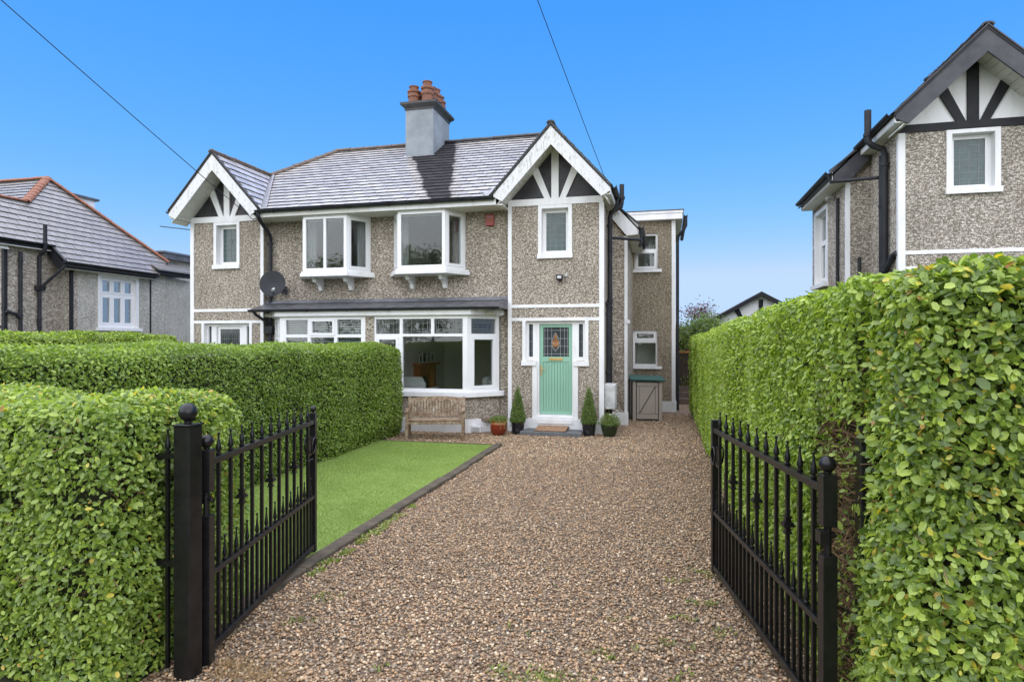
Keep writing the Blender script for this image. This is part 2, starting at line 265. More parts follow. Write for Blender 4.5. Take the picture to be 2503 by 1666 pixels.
# ------------------------------------------------------------------ mesh helpers
def tag(o, label=None, cat=None, group=None, kind=None):
    if label: o['label'] = label
    if cat: o['category'] = cat
    if group: o['group'] = group
    if kind: o['kind'] = kind
    return o
def empty(name, loc=(0, 0, 0), rz=0, label=None, cat=None, group=None):
    o = bpy.data.objects.new(name, None); COL.objects.link(o); o.location = loc; o.rotation_euler = (0, 0, rz)
    o.empty_display_size = .1
    return tag(o, label, cat, group)
class MB:
    def __init__(s): s.v = []; s.f = []
    def add(s, vs, fs):
        k = len(s.v); s.v += [tuple(p) for p in vs]; s.f += [tuple(i + k for i in f) for f in fs]; return s
    def box(s, x0, x1, y0, y1, z0, z1):
        return s.add([(x0, y0, z0), (x1, y0, z0), (x1, y1, z0), (x0, y1, z0), (x0, y0, z1), (x1, y0, z1), (x1, y1, z1), (x0, y1, z1)],
                     [(3, 2, 1, 0), (4, 5, 6, 7), (0, 1, 5, 4), (1, 2, 6, 5), (2, 3, 7, 6), (3, 0, 4, 7)])
    def ob(s, o, e, n, a, d, z):           # box along plan direction e, outward normal n
        P = lambda A, D, Z: (o[0] + e[0] * A + n[0] * D, o[1] + e[1] * A + n[1] * D, Z)
        return s.add([P(a[0], d[0], z[0]), P(a[1], d[0], z[0]), P(a[1], d[1], z[0]), P(a[0], d[1], z[0]), P(a[0], d[0], z[1]), P(a[1], d[0], z[1]), P(a[1], d[1], z[1]), P(a[0], d[1], z[1])],
                     [(3, 2, 1, 0), (4, 5, 6, 7), (0, 1, 5, 4), (1, 2, 6, 5), (2, 3, 7, 6), (3, 0, 4, 7)])
    def prism(s, pts, vec):
        n = len(pts); q = [(p[0] + vec[0], p[1] + vec[1], p[2] + vec[2]) for p in pts]
        return s.add(list(pts) + q, [tuple(range(n))[::-1], tuple(range(n, 2 * n))] + [(i, (i + 1) % n, n + (i + 1) % n, n + i) for i in range(n)])
    def grid(s, a0, a1, z0, z1, holes, put):   # a wall or frame sheet with rectangular holes
        A = sorted({a0, a1, *[h[0] for h in holes], *[h[1] for h in holes]}); A = [a for a in A if a0 <= a <= a1]
        for i in range(len(A) - 1):
            c = (A[i] + A[i + 1]) / 2; hs = sorted([(h[2], h[3]) for h in holes if h[0] < c < h[1]]); z = z0
            for b, t in hs:
                if b > z + 1e-6: put(A[i], A[i + 1], z, min(b, z1))
                z = max(z, t)
            if z < z1 - 1e-6: put(A[i], A[i + 1], z, z1)
        return s
    def tube(s, path, r, n=8):
        path = [Vector(p) for p in path]; rings = []; up = None
        for i, p in enumerate(path):
            d = (path[min(i + 1, len(path) - 1)] - path[max(i - 1, 0)]).normalized()
            if up is None: up = d.orthogonal().normalized()
            up = (up - d * up.dot(d)).normalized(); w = d.cross(up)
            rr = r[i] if isinstance(r, (list, tuple)) else r
            rings.append([tuple(p + (up * math.cos(2 * math.pi * k / n) + w * math.sin(2 * math.pi * k / n)) * rr) for k in range(n)])
        m = len(rings); vs = [q for g in rings for q in g]
        fs = [(i * n + k, i * n + (k + 1) % n, (i + 1) * n + (k + 1) % n, (i + 1) * n + k) for i in range(m - 1) for k in range(n)]
        return s.add(vs, fs + [tuple(range(n))[::-1], tuple(range((m - 1) * n, m * n))])
    def lathe(s, prof, c=(0, 0, 0), n=12):
        m = len(prof); vs = [(c[0] + r * math.cos(2 * math.pi * k / n), c[1] + r * math.sin(2 * math.pi * k / n), c[2] + z) for r, z in prof for k in range(n)]
        fs = [(i * n + k, i * n + (k + 1) % n, (i + 1) * n + (k + 1) % n, (i + 1) * n + k) for i in range(m - 1) for k in range(n)]
        return s.add(vs, fs + [tuple(range(n))[::-1], tuple(range((m - 1) * n, m * n))])
    def mesh(s, name, m=1, smooth=False, bev=0):
        bm = bmesh.new(); V = [bm.verts.new((x * m, y, z)) for x, y, z in s.v]
        for f in s.f:
            try: bm.faces.new([V[i] for i in f])
            except ValueError: pass
        if bev: bmesh.ops.bevel(bm, geom=list(bm.edges), offset=bev, segments=1, affect='EDGES', clamp_overlap=True)
        bmesh.ops.recalc_face_normals(bm, faces=list(bm.faces))
        me = bpy.data.meshes.new(name); bm.to_mesh(me); bm.free()
        if smooth:
            me.polygons.foreach_set('use_smooth', [True] * len(me.polygons)); me.set_sharp_from_angle(angle=R(40))
        return me
    def build(s, name, mat, parent=None, m=1, smooth=False, bev=0, loc=None):
        me = s.mesh(name, m, smooth, bev); me.materials.append(M[mat] if isinstance(mat, str) else mat)
        o = bpy.data.objects.new(name, me); COL.objects.link(o); o.parent = parent
        if loc: o.location = loc
        return o
def link(name, me, parent=None, mw=None):
    o = bpy.data.objects.new(name, me); COL.objects.link(o); o.parent = parent
    if mw is not None: o.matrix_local = mw
    return o
def np_mesh(name, V, F, mat, rnd=None, parent=None, smooth=False):
    me = bpy.data.meshes.new(name); V = np.asarray(V, np.float32); F = np.asarray(F, np.int32); k = F.shape[1]
    me.vertices.add(len(V)); me.vertices.foreach_set('co', V.ravel())
    me.loops.add(F.size); me.loops.foreach_set('vertex_index', F.ravel())
    me.polygons.add(len(F)); me.polygons.foreach_set('loop_start', np.arange(0, F.size, k, dtype=np.int32))
    me.polygons.foreach_set('loop_total', np.full(len(F), k, np.int32))
    if smooth: me.polygons.foreach_set('use_smooth', np.ones(len(F), bool))
    if rnd is not None:
        a = me.attributes.new('rnd', 'FLOAT', 'POINT'); a.data.foreach_set('value', np.asarray(rnd, np.float32))
    me.update(); me.materials.append(M[mat])
    o = bpy.data.objects.new(name, me); COL.objects.link(o); o.parent = parent; return o

# ------------------------------------------------------------------ the ground
tag(MB().add([(-400, -400, -.03), (400, -400, -.03), (400, 900, -.03), (-400, 900, -.03)], [(0, 1, 2, 3)]).build('ground', 'earth'), kind='structure')
tag(MB().box(-60, 60, -7.6, -1.0, -.02, -.012).build('road', 'road'), kind='structure')
tag(MB().box(-60, 60, -1.0, 1.2, -.02, .05).build('pavement', 'paving'), kind='structure')
def sheet(name, mat, polys, z):
    mb = MB()
    for p in polys: mb.add([(x, y, z) for x, y in p], [tuple(range(len(p)))])
    return tag(mb.build(name, mat), kind='structure')
sheet('gravel_drive', 'gravel', [[(-3.0, 1.2), (1.3, 1.2), (1.3, 12.0), (-3.0, 12.0)], [(-5.6, 11.47), (-3.0, 11.47), (-3.0, 12.0), (-5.6, 12.0)], [(-5.6, 12.0), (1.3, 12.0), (1.3, 21), (-5.6, 21)]], .0)
sheet('lawn', 'lawn', [[(-5.9, 3.7), (-3.15, 3.7), (-3.15, 11.4), (-5.9, 11.4)]], .018)
sheet('neighbour_garden', 'earth', [[(-30, 3.4), (-5.9, 3.4), (-5.9, 14), (-30, 14)]], -.005)

kerb = tag(empty('kerb', (-3.075, 8, 0)), kind='structure')
y = 3.9; i = 0
ks = MB().box(-.072, .072, 0, .895, -.03, .045).mesh('kerb_stone', bev=.008); ks.materials.append(M['kerb'])
while y < 11.0:
    o = link('kerb_stone', ks, kerb); o.location = (random.uniform(-.006, .006), y - 8, random.uniform(-.004, .006)); o.rotation_euler = (0, random.uniform(-.01, .01), random.uniform(-.006, .006)); y += .905
L = 11.47 - y
ks2 = MB().box(-.072, .072, 0, L, -.03, .045).mesh('kerb_stone', bev=.008); ks2.materials.append(M['kerb'])
o = link('kerb_stone', ks2, kerb); o.location = (0, y - 8, .002)
ks3 = MB().box(0, .895, -.03, .03, -.03, .034).mesh('kerb_stone', bev=.006); ks3.materials.append(M['kerb'])
for x in (-4.06, -4.97, -5.88):
    o = link('kerb_stone', ks3, kerb); o.location = (x + 3.075, 11.43 - 8, random.uniform(-.004, .004))

# ------------------------------------------------------------------ houses
def clip_poly(poly, conv):
    """Sutherland-Hodgman, conv counter-clockwise convex"""
    out = poly
    for i in range(len(conv)):
        a, b = conv[i], conv[(i + 1) % len(conv)]; inp, out = out, []
        if not inp: return []
        ins = lambda p: (b[0] - a[0]) * (p[1] - a[1]) - (b[1] - a[1]) * (p[0] - a[0]) >= -1e-9
        for j in range(len(inp)):
            p, q = inp[j], inp[(j + 1) % len(inp)]; ip, iq = ins(p), ins(q)
            if ip: out.append(p)
            if ip != iq:
                dx, dy = q[0] - p[0], q[1] - p[1]; ex, ey = b[0] - a[0], b[1] - a[1]
                t = (ex * (a[1] - p[1]) - ey * (a[0] - p[0])) / (ex * dy - ey * dx)
                out.append((p[0] + dx * t, p[1] + dy * t))
    return out
def area2(p): return .5 * sum(p[i][0] * p[(i + 1) % len(p)][1] - p[(i + 1) % len(p)][0] * p[i][1] for i in range(len(p)))
def slates(cands, origin, O, S, T, polys3, w=.30, g=.24):
    O, S, T = Vector(O), Vector(S), Vector(T); N = S.cross(T)
    for P3 in polys3:
        P = [((Vector(p) - O).dot(S), (Vector(p) - O).dot(T)) for p in P3]
        if area2(P) < 0: P = P[::-1]
        s0 = min(p[0] for p in P); s1 = max(p[0] for p in P); t0 = min(p[1] for p in P); t1 = max(p[1] for p in P)
        for r in range(math.floor(t0 / g + 1e-6), math.ceil(t1 / g)):
            off = (r % 2) * w / 2
            for c in range(math.floor((s0 - off) / w) - 1, math.ceil((s1 - off) / w) + 1):
                a, b = c * w + off, r * g
                q = clip_poly([(a, b), (a + w, b), (a + w, b + g), (a, b + g)], P)
                if len(q) < 3: continue
                A = abs(area2(q))
                if A < .002: continue
                pos = O + S * a + T * b; wp = Vector(origin) + pos; vw = Vector((0, 0, CAMH)) - wp
                sc = A / vw.length_squared * max(0, N.dot(vw.normalized()))
                loc = [(x - a, y - b) for x, y in q]
                cands.append((sc, abs(A - w * g) < 1e-6, loc, pos, S, T, N, g))
def slate_geo(loc, g, gap=.0045):
    cx = sum(p[0] for p in loc) / len(loc); cy = sum(p[1] for p in loc) / len(loc); o = []
    for x, y in loc: o.append((x + math.copysign(min(gap, abs(x - cx) * .5), cx - x), y))
    n = len(o); top = [(x, y, .029 - .022 * y / g) for x, y in o]; bot = [(x, y, .006 - .006 * y / g) for x, y in o]
    return top + bot, [tuple(range(n)), tuple(range(n, 2 * n))[::-1]] + [(i, n + i, n + (i + 1) % n, (i + 1) % n) for i in range(n)]
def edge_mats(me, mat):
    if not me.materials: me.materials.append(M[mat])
    me.materials.append(M['slate_edge_shade']); n = len(me.polygons); a = np.zeros(n, np.float32); t = np.zeros(n, np.int32); z = np.zeros(n * 3, np.float32)
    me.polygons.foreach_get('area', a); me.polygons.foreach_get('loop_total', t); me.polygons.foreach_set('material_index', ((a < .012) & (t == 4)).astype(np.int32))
def place_slates(cands, roof, mat, quota=300):
    cands.sort(key=lambda c: -c[0]); full = None; mb = MB(); rnd = []
    for i, (sc, isfull, loc, pos, S, T, N, g) in enumerate(cands):
        jit = Matrix.Rotation(random.uniform(-.012, .012), 4, 'Z') @ Matrix.Translation((0, random.uniform(-.006, .006), random.uniform(0, .003)))
        B = Matrix(((S.x, T.x, N.x, pos.x), (S.y, T.y, N.y, pos.y), (S.z, T.z, N.z, pos.z), (0, 0, 0, 1))) @ jit
        if i < quota and sc > 0:
            if isfull:
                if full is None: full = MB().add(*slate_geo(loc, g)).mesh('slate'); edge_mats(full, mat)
                me = full
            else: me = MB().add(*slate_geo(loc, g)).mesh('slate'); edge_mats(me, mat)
            link('slate', me, roof, B)
        else:
            vs, fs = slate_geo(loc, g); mb.add([tuple(B @ Vector(v)) for v in vs], fs); rnd += [random.random()] * len(vs)
    if mb.v:
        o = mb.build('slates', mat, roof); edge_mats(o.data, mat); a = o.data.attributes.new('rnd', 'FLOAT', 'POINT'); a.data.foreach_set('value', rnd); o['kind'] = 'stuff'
def ridge_line(roof, p0, p1, mat, ln=.42, r=.115, raise_=.0, name='ridge_tile', lap=.02):
    p0, p1 = Vector(p0), Vector(p1); d = p1 - p0; n = max(1, round(d.length / ln)); L_ = d.length / n; d.normalize()
    prof = [(r * math.cos(a), r * .62 * math.sin(a)) for a in [math.pi * k / 8 for k in range(9)]]
    prof2 = [(x * .8, z - .025) for x, z in prof]
    mb = MB(); ring = prof + prof2[::-1]; k = len(ring)
    for yy, f in ((-lap, 1.08), (.05, 1.0), (L_ - .0, .94)): mb.v += [(x * f, yy, z * f) for x, z in ring]
    for s in range(2): mb.f += [(s * k + i, s * k + (i + 1) % k, (s + 1) * k + (i + 1) % k, (s + 1) * k + i) for i in range(k)]
    mb.f += [tuple(range(k)), tuple(range(2 * k, 3 * k))[::-1]]
    me = mb.mesh(name, smooth=True); me.materials.append(M[mat])
    x = d.cross(Vector((0, 0, 1))).normalized(); z = x.cross(d).normalized()
    for i in range(n):
        q = p0 + d * L_ * i + Vector((0, 0, raise_ + random.uniform(-.006, .006)))
        link(name, me, roof, Matrix(((x.x, d.x, z.x, q.x), (x.y, d.y, z.y, q.y), (x.z, d.z, z.z, q.z), (0, 0, 0, 1))))
def win(parent, m, o, e, n, L_, z0, z1, cells, dep=(-.07, 0), frame='upvc', glass='glass', sash=(), lead=None, came='came', name='window', gz=None):
    """frame sheet with panes; cells (s0,s1,z0,z1); sash = indices with a raised opening frame; lead = {i: ([fx..],[fz..])}"""
    mb = MB(); mb.grid(0, L_, z0, z1, cells, lambda a, b, c, d: mb.ob(o, e, n, (a, b), dep, (c, d)))
    w = mb.build(name, frame, parent, m)
    gd = gz if gz is not None else (dep[0] + dep[1]) / 2
    for i, (a, b, c, d) in enumerate(cells):
        ia, ib, ic, id_ = a, b, c, d
        if i in sash:
            s = MB(); k = .038; s.grid(a - .022, b + .022, c - .022, d + .022, [(a + k, b - k, c + k, d - k)], lambda p, q, r_, t: s.ob(o, e, n, (p, q), (dep[0] + .02, dep[1] + .014), (r_, t)))
            s.build('sash', frame, w, m); ia, ib, ic, id_ = a + k, b - k, c + k, d - k
        g_ = glass[i] if isinstance(glass, (list, tuple)) else glass
        MB().ob(o, e, n, (ia - .004, ib + .004), (gd - .004, gd), (ic - .004, id_ + .004)).build('pane', g_, w, m)
        if lead and i in lead:
            q = MB(); fx, fz = lead[i]; W_, H_ = ib - ia, id_ - ic
            for f in fx: q.ob(o, e, n, (ia + W_ * f - .0045, ia + W_ * f + .0045), (gd, gd + .005), (ic, id_))
            for f in fz: q.ob(o, e, n, (ia, ib), (gd, gd + .0045), (ic + H_ * f - .0045, ic + H_ * f + .0045))
            q.build('leading', came, w, m)
    return w
def downpipe(parent, path, r, m=1, mat='gutter', collars=(), name='downpipe'):
    p = MB().tube(path, r, 10).build(name, mat, parent, m, smooth=True)
    for c in collars: MB().tube([(c[0], c[1], c[2] - .035), (c[0], c[1], c[2] - .03), (c[0], c[1], c[2] + .03), (c[0], c[1], c[2] + .035)], [r, r * 1.28, r * 1.28, r], 10).build('collar', mat, p, m)
    return p
def gutter(parent, p0, p1, r=.058, m=1, brackets=0):
    p0, p1 = Vector(p0), Vector(p1); d = (p1 - p0).normalized(); x = d.cross(Vector((0, 0, 1))).normalized()
    ring = [(math.cos(a) * r, math.sin(a) * r) for a in [math.pi + math.pi * k / 8 for k in range(9)]] ; inn = [(a * .86, b * .86 ) for a, b in ring]
    ring += inn[::-1]; k = len(ring); mb = MB()
    for p in (p0, p1): mb.v += [tuple(p + x * a + Vector((0, 0, b))) for a, b in ring]
    mb.f = [(i, (i + 1) % k, k + (i + 1) % k, k + i) for i in range(k)] + [tuple(range(k)), tuple(range(k, 2 * k))[::-1]]
    gobj = mb.build('gutter', 'gutter', parent, m, smooth=True)
    for i in range(brackets):
        q = p0.lerp(p1, (i + .5) / brackets)
        MB().tube([q + x * (r + .006) * math.cos(a) + Vector((0, 0, (r + .006) * math.sin(a))) for a in [math.pi + math.pi * k / 6 for k in range(7)]], .011, 5).build('gutter_bracket', 'gutter', gobj, m)
    return gobj

GU, GZ, GS = 4.155, 6.58, 1.1
FN, EX = (0, -1), (1, 0)
def half(root, roof, m, st, detail=True, dp=6.0, sd=None):
    sd = sd or dp; v0 = st['v0']
    dash = st['dash']; b = lambda mb, name, mat, p=root, **k: mb.build(name, mat, p, m, **k)
    # --- gable bay front wall
    holes = [(3.84, 4.47, 3.85, 4.93)]
    if detail: holes += [(GU - .47, GU + .47, .0, 1.57), (GU - .70, GU + .70, 1.57, 2.44)]
    mb = MB(); mb.grid(3.1, 5.2, 0, 5.10, holes, lambda a, c, d, e: mb.box(a, c, 0, .22, d, e)); w = b(mb, 'gable_wall', dash)
    b(MB().prism([(3.12, .03, 5.10), (5.18, .03, 5.10), (5.18, .03, GZ - .13 - GS * (5.18 - GU)), (GU, .03, GZ - .13), (3.12, .03, GZ - .13 - GS * (GU - 3.12))], (0, .12, 0)), 'gable_panel', st['panel'])
    tm, sm = st['timber'], st['strip']
    b(MB().box(3.1, 5.2, -.022, .0, 4.97, 5.115), 'tie_beam', tm)
    b(MB().box(GU - .08, GU + .08, -.012, .03, 5.115, GZ - .16), 'king_post', tm)
    for s in (-1, 1):
        p = [(GU + s * .10, -.008, 5.115), (GU + s * .235, -.008, 5.115), (GU + s * .545, -.008, 5.80 - .02), (GU + s * .42, -.008, 5.90)]
        b(MB().prism(p, (0, .038, 0)), 'strut', tm)
    for a in (3.1, 5.115): b(MB().box(a, a + .085, -.018, 0, .0, 4.97), 'corner_board', sm)
    if st.get('side_board', True): b(MB().box(5.2, 5.218, -.018, .075, 0, 4.97), 'corner_board', sm)
    for z in ((2.73, 2.80), (2.44, 2.51)): b(MB().box(3.185, 5.115, -.016, 0, *z), 'string_band', st['bands'])
    # --- upper leaded window
    s_ = MB(); s_.grid(3.78, 4.53, 3.90, 4.966, [(3.86, 4.45, 3.90, 4.895)], lambda a, c, d, e: s_.box(a, c, -.02, .14, d, e)); b(s_, 'window_surround', 'white')
    b(MB().box(3.765, 4.545, -.06, .14, 3.80, 3.90), 'window_sill', 'white')
    win(root, m, (3.86, .14), EX, FN, .59, 3.90, 4.895, [(.075, .515, 3.985, 4.82)], (-.05, .0), lead={0: ([.2, .5, .8], [.14, .28, .42, .56, .72, .88])}, glass='stained')
    if detail: fl = MB(); [fl.tube([(3.935 + .22 + math.cos(a) * .02, .1635, 4.5 - .06), (4.155 + math.cos(a) * .10, .1635, 4.5 + .10 * math.sin(a))], .007, 5) for a in (.5, 1.0, 1.57, 2.14, 2.64)]; b(fl, 'leaded_motif', 'came')
    # --- bargeboards, verges, soffit boards
    for s in (-1, 1):
        q = 1.245
        pts = [(GU, -.53, GZ), (GU + s * q, -.53, GZ - GS * q), (GU + s * (q + .0), -.53, GZ - GS * q - .12), (GU + s * 1.06, -.53, GZ - .45 - GS * 1.06 + .02), (GU, -.53, GZ - .45)]
        bb = b(MB().prism(pts, (0, .035, 0)), 'bargeboard', st['barge'])
        b(MB().prism([(GU, -.55, GZ + .032), (GU + s * (q + .02), -.55, GZ + .032 - GS * (q + .02)), (GU + s * (q + .02), -.55, GZ + .002 - GS * (q + .02)), (GU, -.55, GZ + .002)], (0, .09, 0)), 'verge', st.get('verge', 'ridge_black'), bb)
        nb = 13
        for i in range(nb):
            a0, a1 = .04 + i * (1.16 / nb), .04 + (i + 1) * (1.16 / nb) - .007
            zz = lambda a: GZ - .36 - GS * a
            b(MB().prism([(GU + s * a0, -.495, zz(a0)), (GU + s * a1, -.495, zz(a1)), (GU + s * a1, -.495, zz(a1) + .02), (GU + s * a0, -.495, zz(a0) + .02)], (0, .52, 0)), 'soffit_board', 'cream', bb)
    b(MB().box(3.0, 3.1, -.495, .2, 4.915, 4.94), 'soffit_board', 'cream')
    b(MB().box(5.2, 5.40, -.495, v0, 5.02, 5.045), 'soffit_board', 'cream'); b(MB().box(5.385, 5.405, -.495, v0, 5.045, 5.19), 'fascia', st['fascia'])
    gutter(root, (5.46, -.5, 5.20), (5.46, v0 + .05, 5.20), m=m)
    # --- side walls and the lower stub beside the gable
    b(MB().box(4.99, 5.2, .22, 1.65, 0, 5.14), 'side_wall', dash)
    b(MB().prism([(5.2, 1.65, 0), (5.6, 1.65, 0), (5.6, 1.65, 4.80), (5.2, 1.65, 5.20)], (0, .22, 0)), 'stub_wall', dash)
    b(MB().box(5.545, 5.6, 1.632, 1.65, 0, 4.5), 'corner_board', sm); b(MB().box(5.6, 5.616, 1.632, 1.72, 0, 4.5), 'corner_board', sm)
    hs = st.get('side_hole'); sw = MB()
    sw.grid(1.87, sd, 0, 4.75, hs or [], lambda a, c, d, e: sw.box(5.4, 5.6, a, c, d, e)); b(sw, 'side_wall', st.get('dash_side', dash))
    P = [(5.24, v0, 5.30), (5.42, v0, 5.14), (5.87, v0, 4.74), (5.87, v0, 4.52), (5.60, v0, 4.50), (5.26, v0, 4.92)]
    bb = b(MB().prism(P, (0, .035, 0)), 'bargeboard', st['barge2'])
    b(MB().prism([(5.38, v0 - .04, 5.24), (5.93, v0 - .04, 4.75), (5.93, v0 - .04, 4.71), (5.38, v0 - .04, 5.20)], (0, .08, 0)), 'verge', 'ridge_black', bb)
    b(MB().box(5.6, 5.86, v0 + .036, 1.66, 4.505, 4.52), 'soffit_board', 'cream'); b(MB().box(5.6, 5.86, 1.66, 4.6, 4.505, 4.52), 'soffit_board', 'cream')
    b(MB().box(5.86, 5.88, v0, 4.6, 4.52, 4.70), 'fascia', st['fascia'])
    gutter(root, (5.945, v0 - .06, 4.71), (5.945, 4.6, 4.69), m=m)
    b(MB().box(0, 5.4 if sd == dp else 4.99, dp - .2, dp, 0, 5.0), 'rear_wall', dash)
    if sd != dp: b(MB().box(4.99, 5.6, sd, sd + .2, 0, 4.75), 'rear_wall', dash); b(MB().box(4.8, 4.99, sd + .2, dp, 0, 5.0), 'side_wall', dash)

def roof_shell(root, st, halves, vr=3.6, zr=7.7, origin=(0, 0, 0), patch=False):
    v0 = st['v0']; ve, ze = -.55, 5.10; k = (zr - ze) / (vr - ve); vm = ve + (GZ - ze) / k; ur = GU - (zr - GZ) / GS; ul = GU - (GZ - ze) / GS
    bk = vr + (5.4 - ur) * 1.155
    under = MB(); cands = []
    rp = lambda pts, dz=-.012: under.prism([(x, y, z + dz) for x, y, z in pts], (0, 0, -.05))
    zc = lambda u: GZ - GS * (u - GU)
    um = ul if len(halves) == 2 else 0.0
    lo, hi = (-1 if -1 in halves else 0), (1 if 1 in halves else 0)
    F = [(lo * ul, ve, ze), (hi * ul, ve, ze), (hi * GU, vm, GZ), (hi * ur, vr, zr), (lo * ur, vr, zr), (lo * GU, vm, GZ)]
    F = [p for i, p in enumerate(F) if i == 0 or p != F[i - 1]]
    if lo == 0: F = [p for p in F if p[0] >= 0]; F = [(0, ve, ze)] + [p for p in F if p[0] > 0] + [(0, vr, zr)]
    if hi == 0: F = [(0, ve, ze), (0, vr, zr)] + [p for p in F if p[0] < 0 and p[1] == vr] + [p for p in F if p[0] < 0 and p[1] == vm] + [p for p in F if p[0] < 0 and p[1] == ve]
    rp(F); rp([(lo * ur, vr, zr), (hi * ur, vr, zr), (hi * 5.4, bk, zc(5.4)), (lo * 5.4, bk, zc(5.4))])
    c, s = (vr - ve), (zr - ze); h = math.hypot(c, s); c /= h; s /= h
    slates(cands, origin, (0, ve - .05 * c, ze - .05 * s), (1, 0, 0), (0, c, s), [F])
    gh = math.hypot(1, GS); gc, gs = 1 / gh, GS / gh
    for m in halves:
        B = [(m * GU, -.54, GZ), (m * ul, -.54, ze), (m * GU, vm, GZ)]
        C1 = [(m * GU, -.54, GZ), (m * 5.42, -.54, zc(5.42)), (m * 5.42, v0, zc(5.42)), (m * GU, v0, GZ)]
        C2 = [(m * GU, v0, GZ), (m * 5.93, v0, zc(5.93)), (m * 5.93, vm, zc(5.93)), (m * GU, vm, GZ)]; C3 = [(m * GU, vm, GZ), (m * 5.93, vm, zc(5.93)), (m * 5.93, 4.64, zc(5.93)), (m * 5.4, bk, zc(5.4)), (m * ur, vr, zr)]
        for q in (B, C1, C2, C3): rp(q)
        Sx = lambda f: ((0, 1, 0), (-gc, 0, gs)) if f > 0 else ((0, -1, 0), (gc, 0, gs))
        S_, T_ = Sx(-m); slates(cands, origin, (m * ul, 0, ze), S_, T_, [B])
        S_, T_ = Sx(m); slates(cands, origin, (m * 5.93, 0, zc(5.93)), S_, T_, [C1, C2, C3])
    roof = under.build('roof', 'slate_under', root)
    place_slates(cands, roof, st['slate'])
    for m in halves:
        rm = st['ridge'][m]
        ridge_line(roof, (m * GU, -.53, GZ + .0), (m * GU, vm, GZ + .02), rm, r=.085)
        ridge_line(roof, (m * GU, vm, GZ + .02), (m * ur, vr, zr + .02), rm, ln=st.get('hip_ln', .42), r=st.get('hip_r', .115))
        ridge_line(roof, (m * 5.4, bk, zc(5.4) + .03), (m * ur, vr, zr + .03), rm)
        ridge_line(roof, (0, vr, zr + .02), (m * ur, vr, zr + .02), rm)
        q = Vector((m * ul, ve + .06, ze + .055)); t = Vector((m * GU, vm, GZ + .045))
        MB().prism([q + Vector((-m * .16, -.02, .02)), q + Vector((m * .10, .0, .0)), t + Vector((m * .06, 0, 0)), t + Vector((-m * .10, 0, .03))], (0, 0, -.02)).build('valley_lead', 'lead', roof)
    return roof

# ------------------------------------------------------------------ our pair
XC, YC = -6.48, 13.4
house = empty('semi_detached_house', (XC, YC, 0), 0, 'two-storey semi-detached house with brown pebbledash, white bargeboards and a pale green front door', 'house')
ST = dict(v0=1.58, dash='dash', panel='panel_dark', timber='white', strip='white', bands='white', barge='barge', barge2='white', fascia='white', slate='slate', ridge={1: 'ridge_black', -1: 'ridge_brown'})
roof = roof_shell(house, ST, (1, -1), origin=(XC, YC, 0))
for m in (1, -1): half(house, roof, m, ST)
def both(fn):
    for m in (1, -1): fn(m)
# main wall between the gables (upper storey and beside the bay)
def mainwall(m):
    mb = MB(); mb.grid(0, 3.1, 0, 4.99, [(0, 2.87, 0, 2.86), (.30, 2.06, 3.62, 4.90)], lambda a, c, d, e: mb.box(a, c, .15, .35, d, e)); mb.build('main_wall', 'dash', house, m)
    MB().box(0, 2.95, -.47, .15, 4.93, 4.95).build('soffit', 'cream', house, m)
    MB().box(0, 2.95, -.49, -.47, 4.93, 5.075).build('fascia', 'cream' if m < 0 else 'white', house, m)
    gutter(house, (0, -.555, 5.085), (2.93, -.555, 5.085), m=m, brackets=3)
both(mainwall)
# oriel windows
def oriel(m):
    v0, v1 = -.40, .14
    pts = [(.30, v1), (.64, v0), (1.76, v0), (2.06, v1)] if True else 0
    zb, zt = 3.62, 4.90
    segs = [(pts[0], pts[1]), (pts[1], pts[2]), (pts[2], pts[3])]
    for i, (p, q) in enumerate(segs):
        L_ = math.dist(p, q); e = ((q[0] - p[0]) / L_, (q[1] - p[1]) / L_); n = (e[1], -e[0])
        if i == 1:
            cells = [(.07, L_ - .07, zb + .075, zt - .06)] if m > 0 else [(.07, L_ / 2 - .03, zb + .075, zt - .06), (L_ / 2 + .03, L_ - .07, zb + .075, zt - .06)]
        else: cells = [(.075, L_ - .075, zb + .075, zt - .06)]
        win(house, m, p, e, n, L_, zb, zt, cells, (-.07, 0), sash=(0,) if i != 1 else (), name='oriel_window')
    o = .07
    P = [(.20, .15), (.60, v0 - o), (1.80, v0 - o), (2.16, .15)]
    MB().prism([(x, y, 3.50) for x, y in P], (0, 0, .07)).build('oriel_sill', 'white', house, m)
    P2 = [(.22, .15), (.61, v0 - .045), (1.79, v0 - .045), (2.14, .15)]
    MB().prism([(x, y, 3.572) for x, y in P2], (0, 0, .048)).build('oriel_ledge', 'white', house, m)
    MB().prism([(x, y, 4.895) for x, y in pts], (0, 0, .034)).build('oriel_head', 'white', house, m)
    for u in (.74, 1.54):
        pr = [(0, 0), (-.40, 0), (-.40, -.05), (-.36, -.05), (-.36, -.10), (-.24, -.115), (-.15, -.17), (-.115, -.215), (-.115, -.25), (-.085, -.25), (-.085, -.285), (0, -.285)]
        MB().prism([(u, .149 + a, 3.498 + z) for a, z in pr], (.09, 0, 0)).build('corbel', 'white', house, m)
both(oriel)
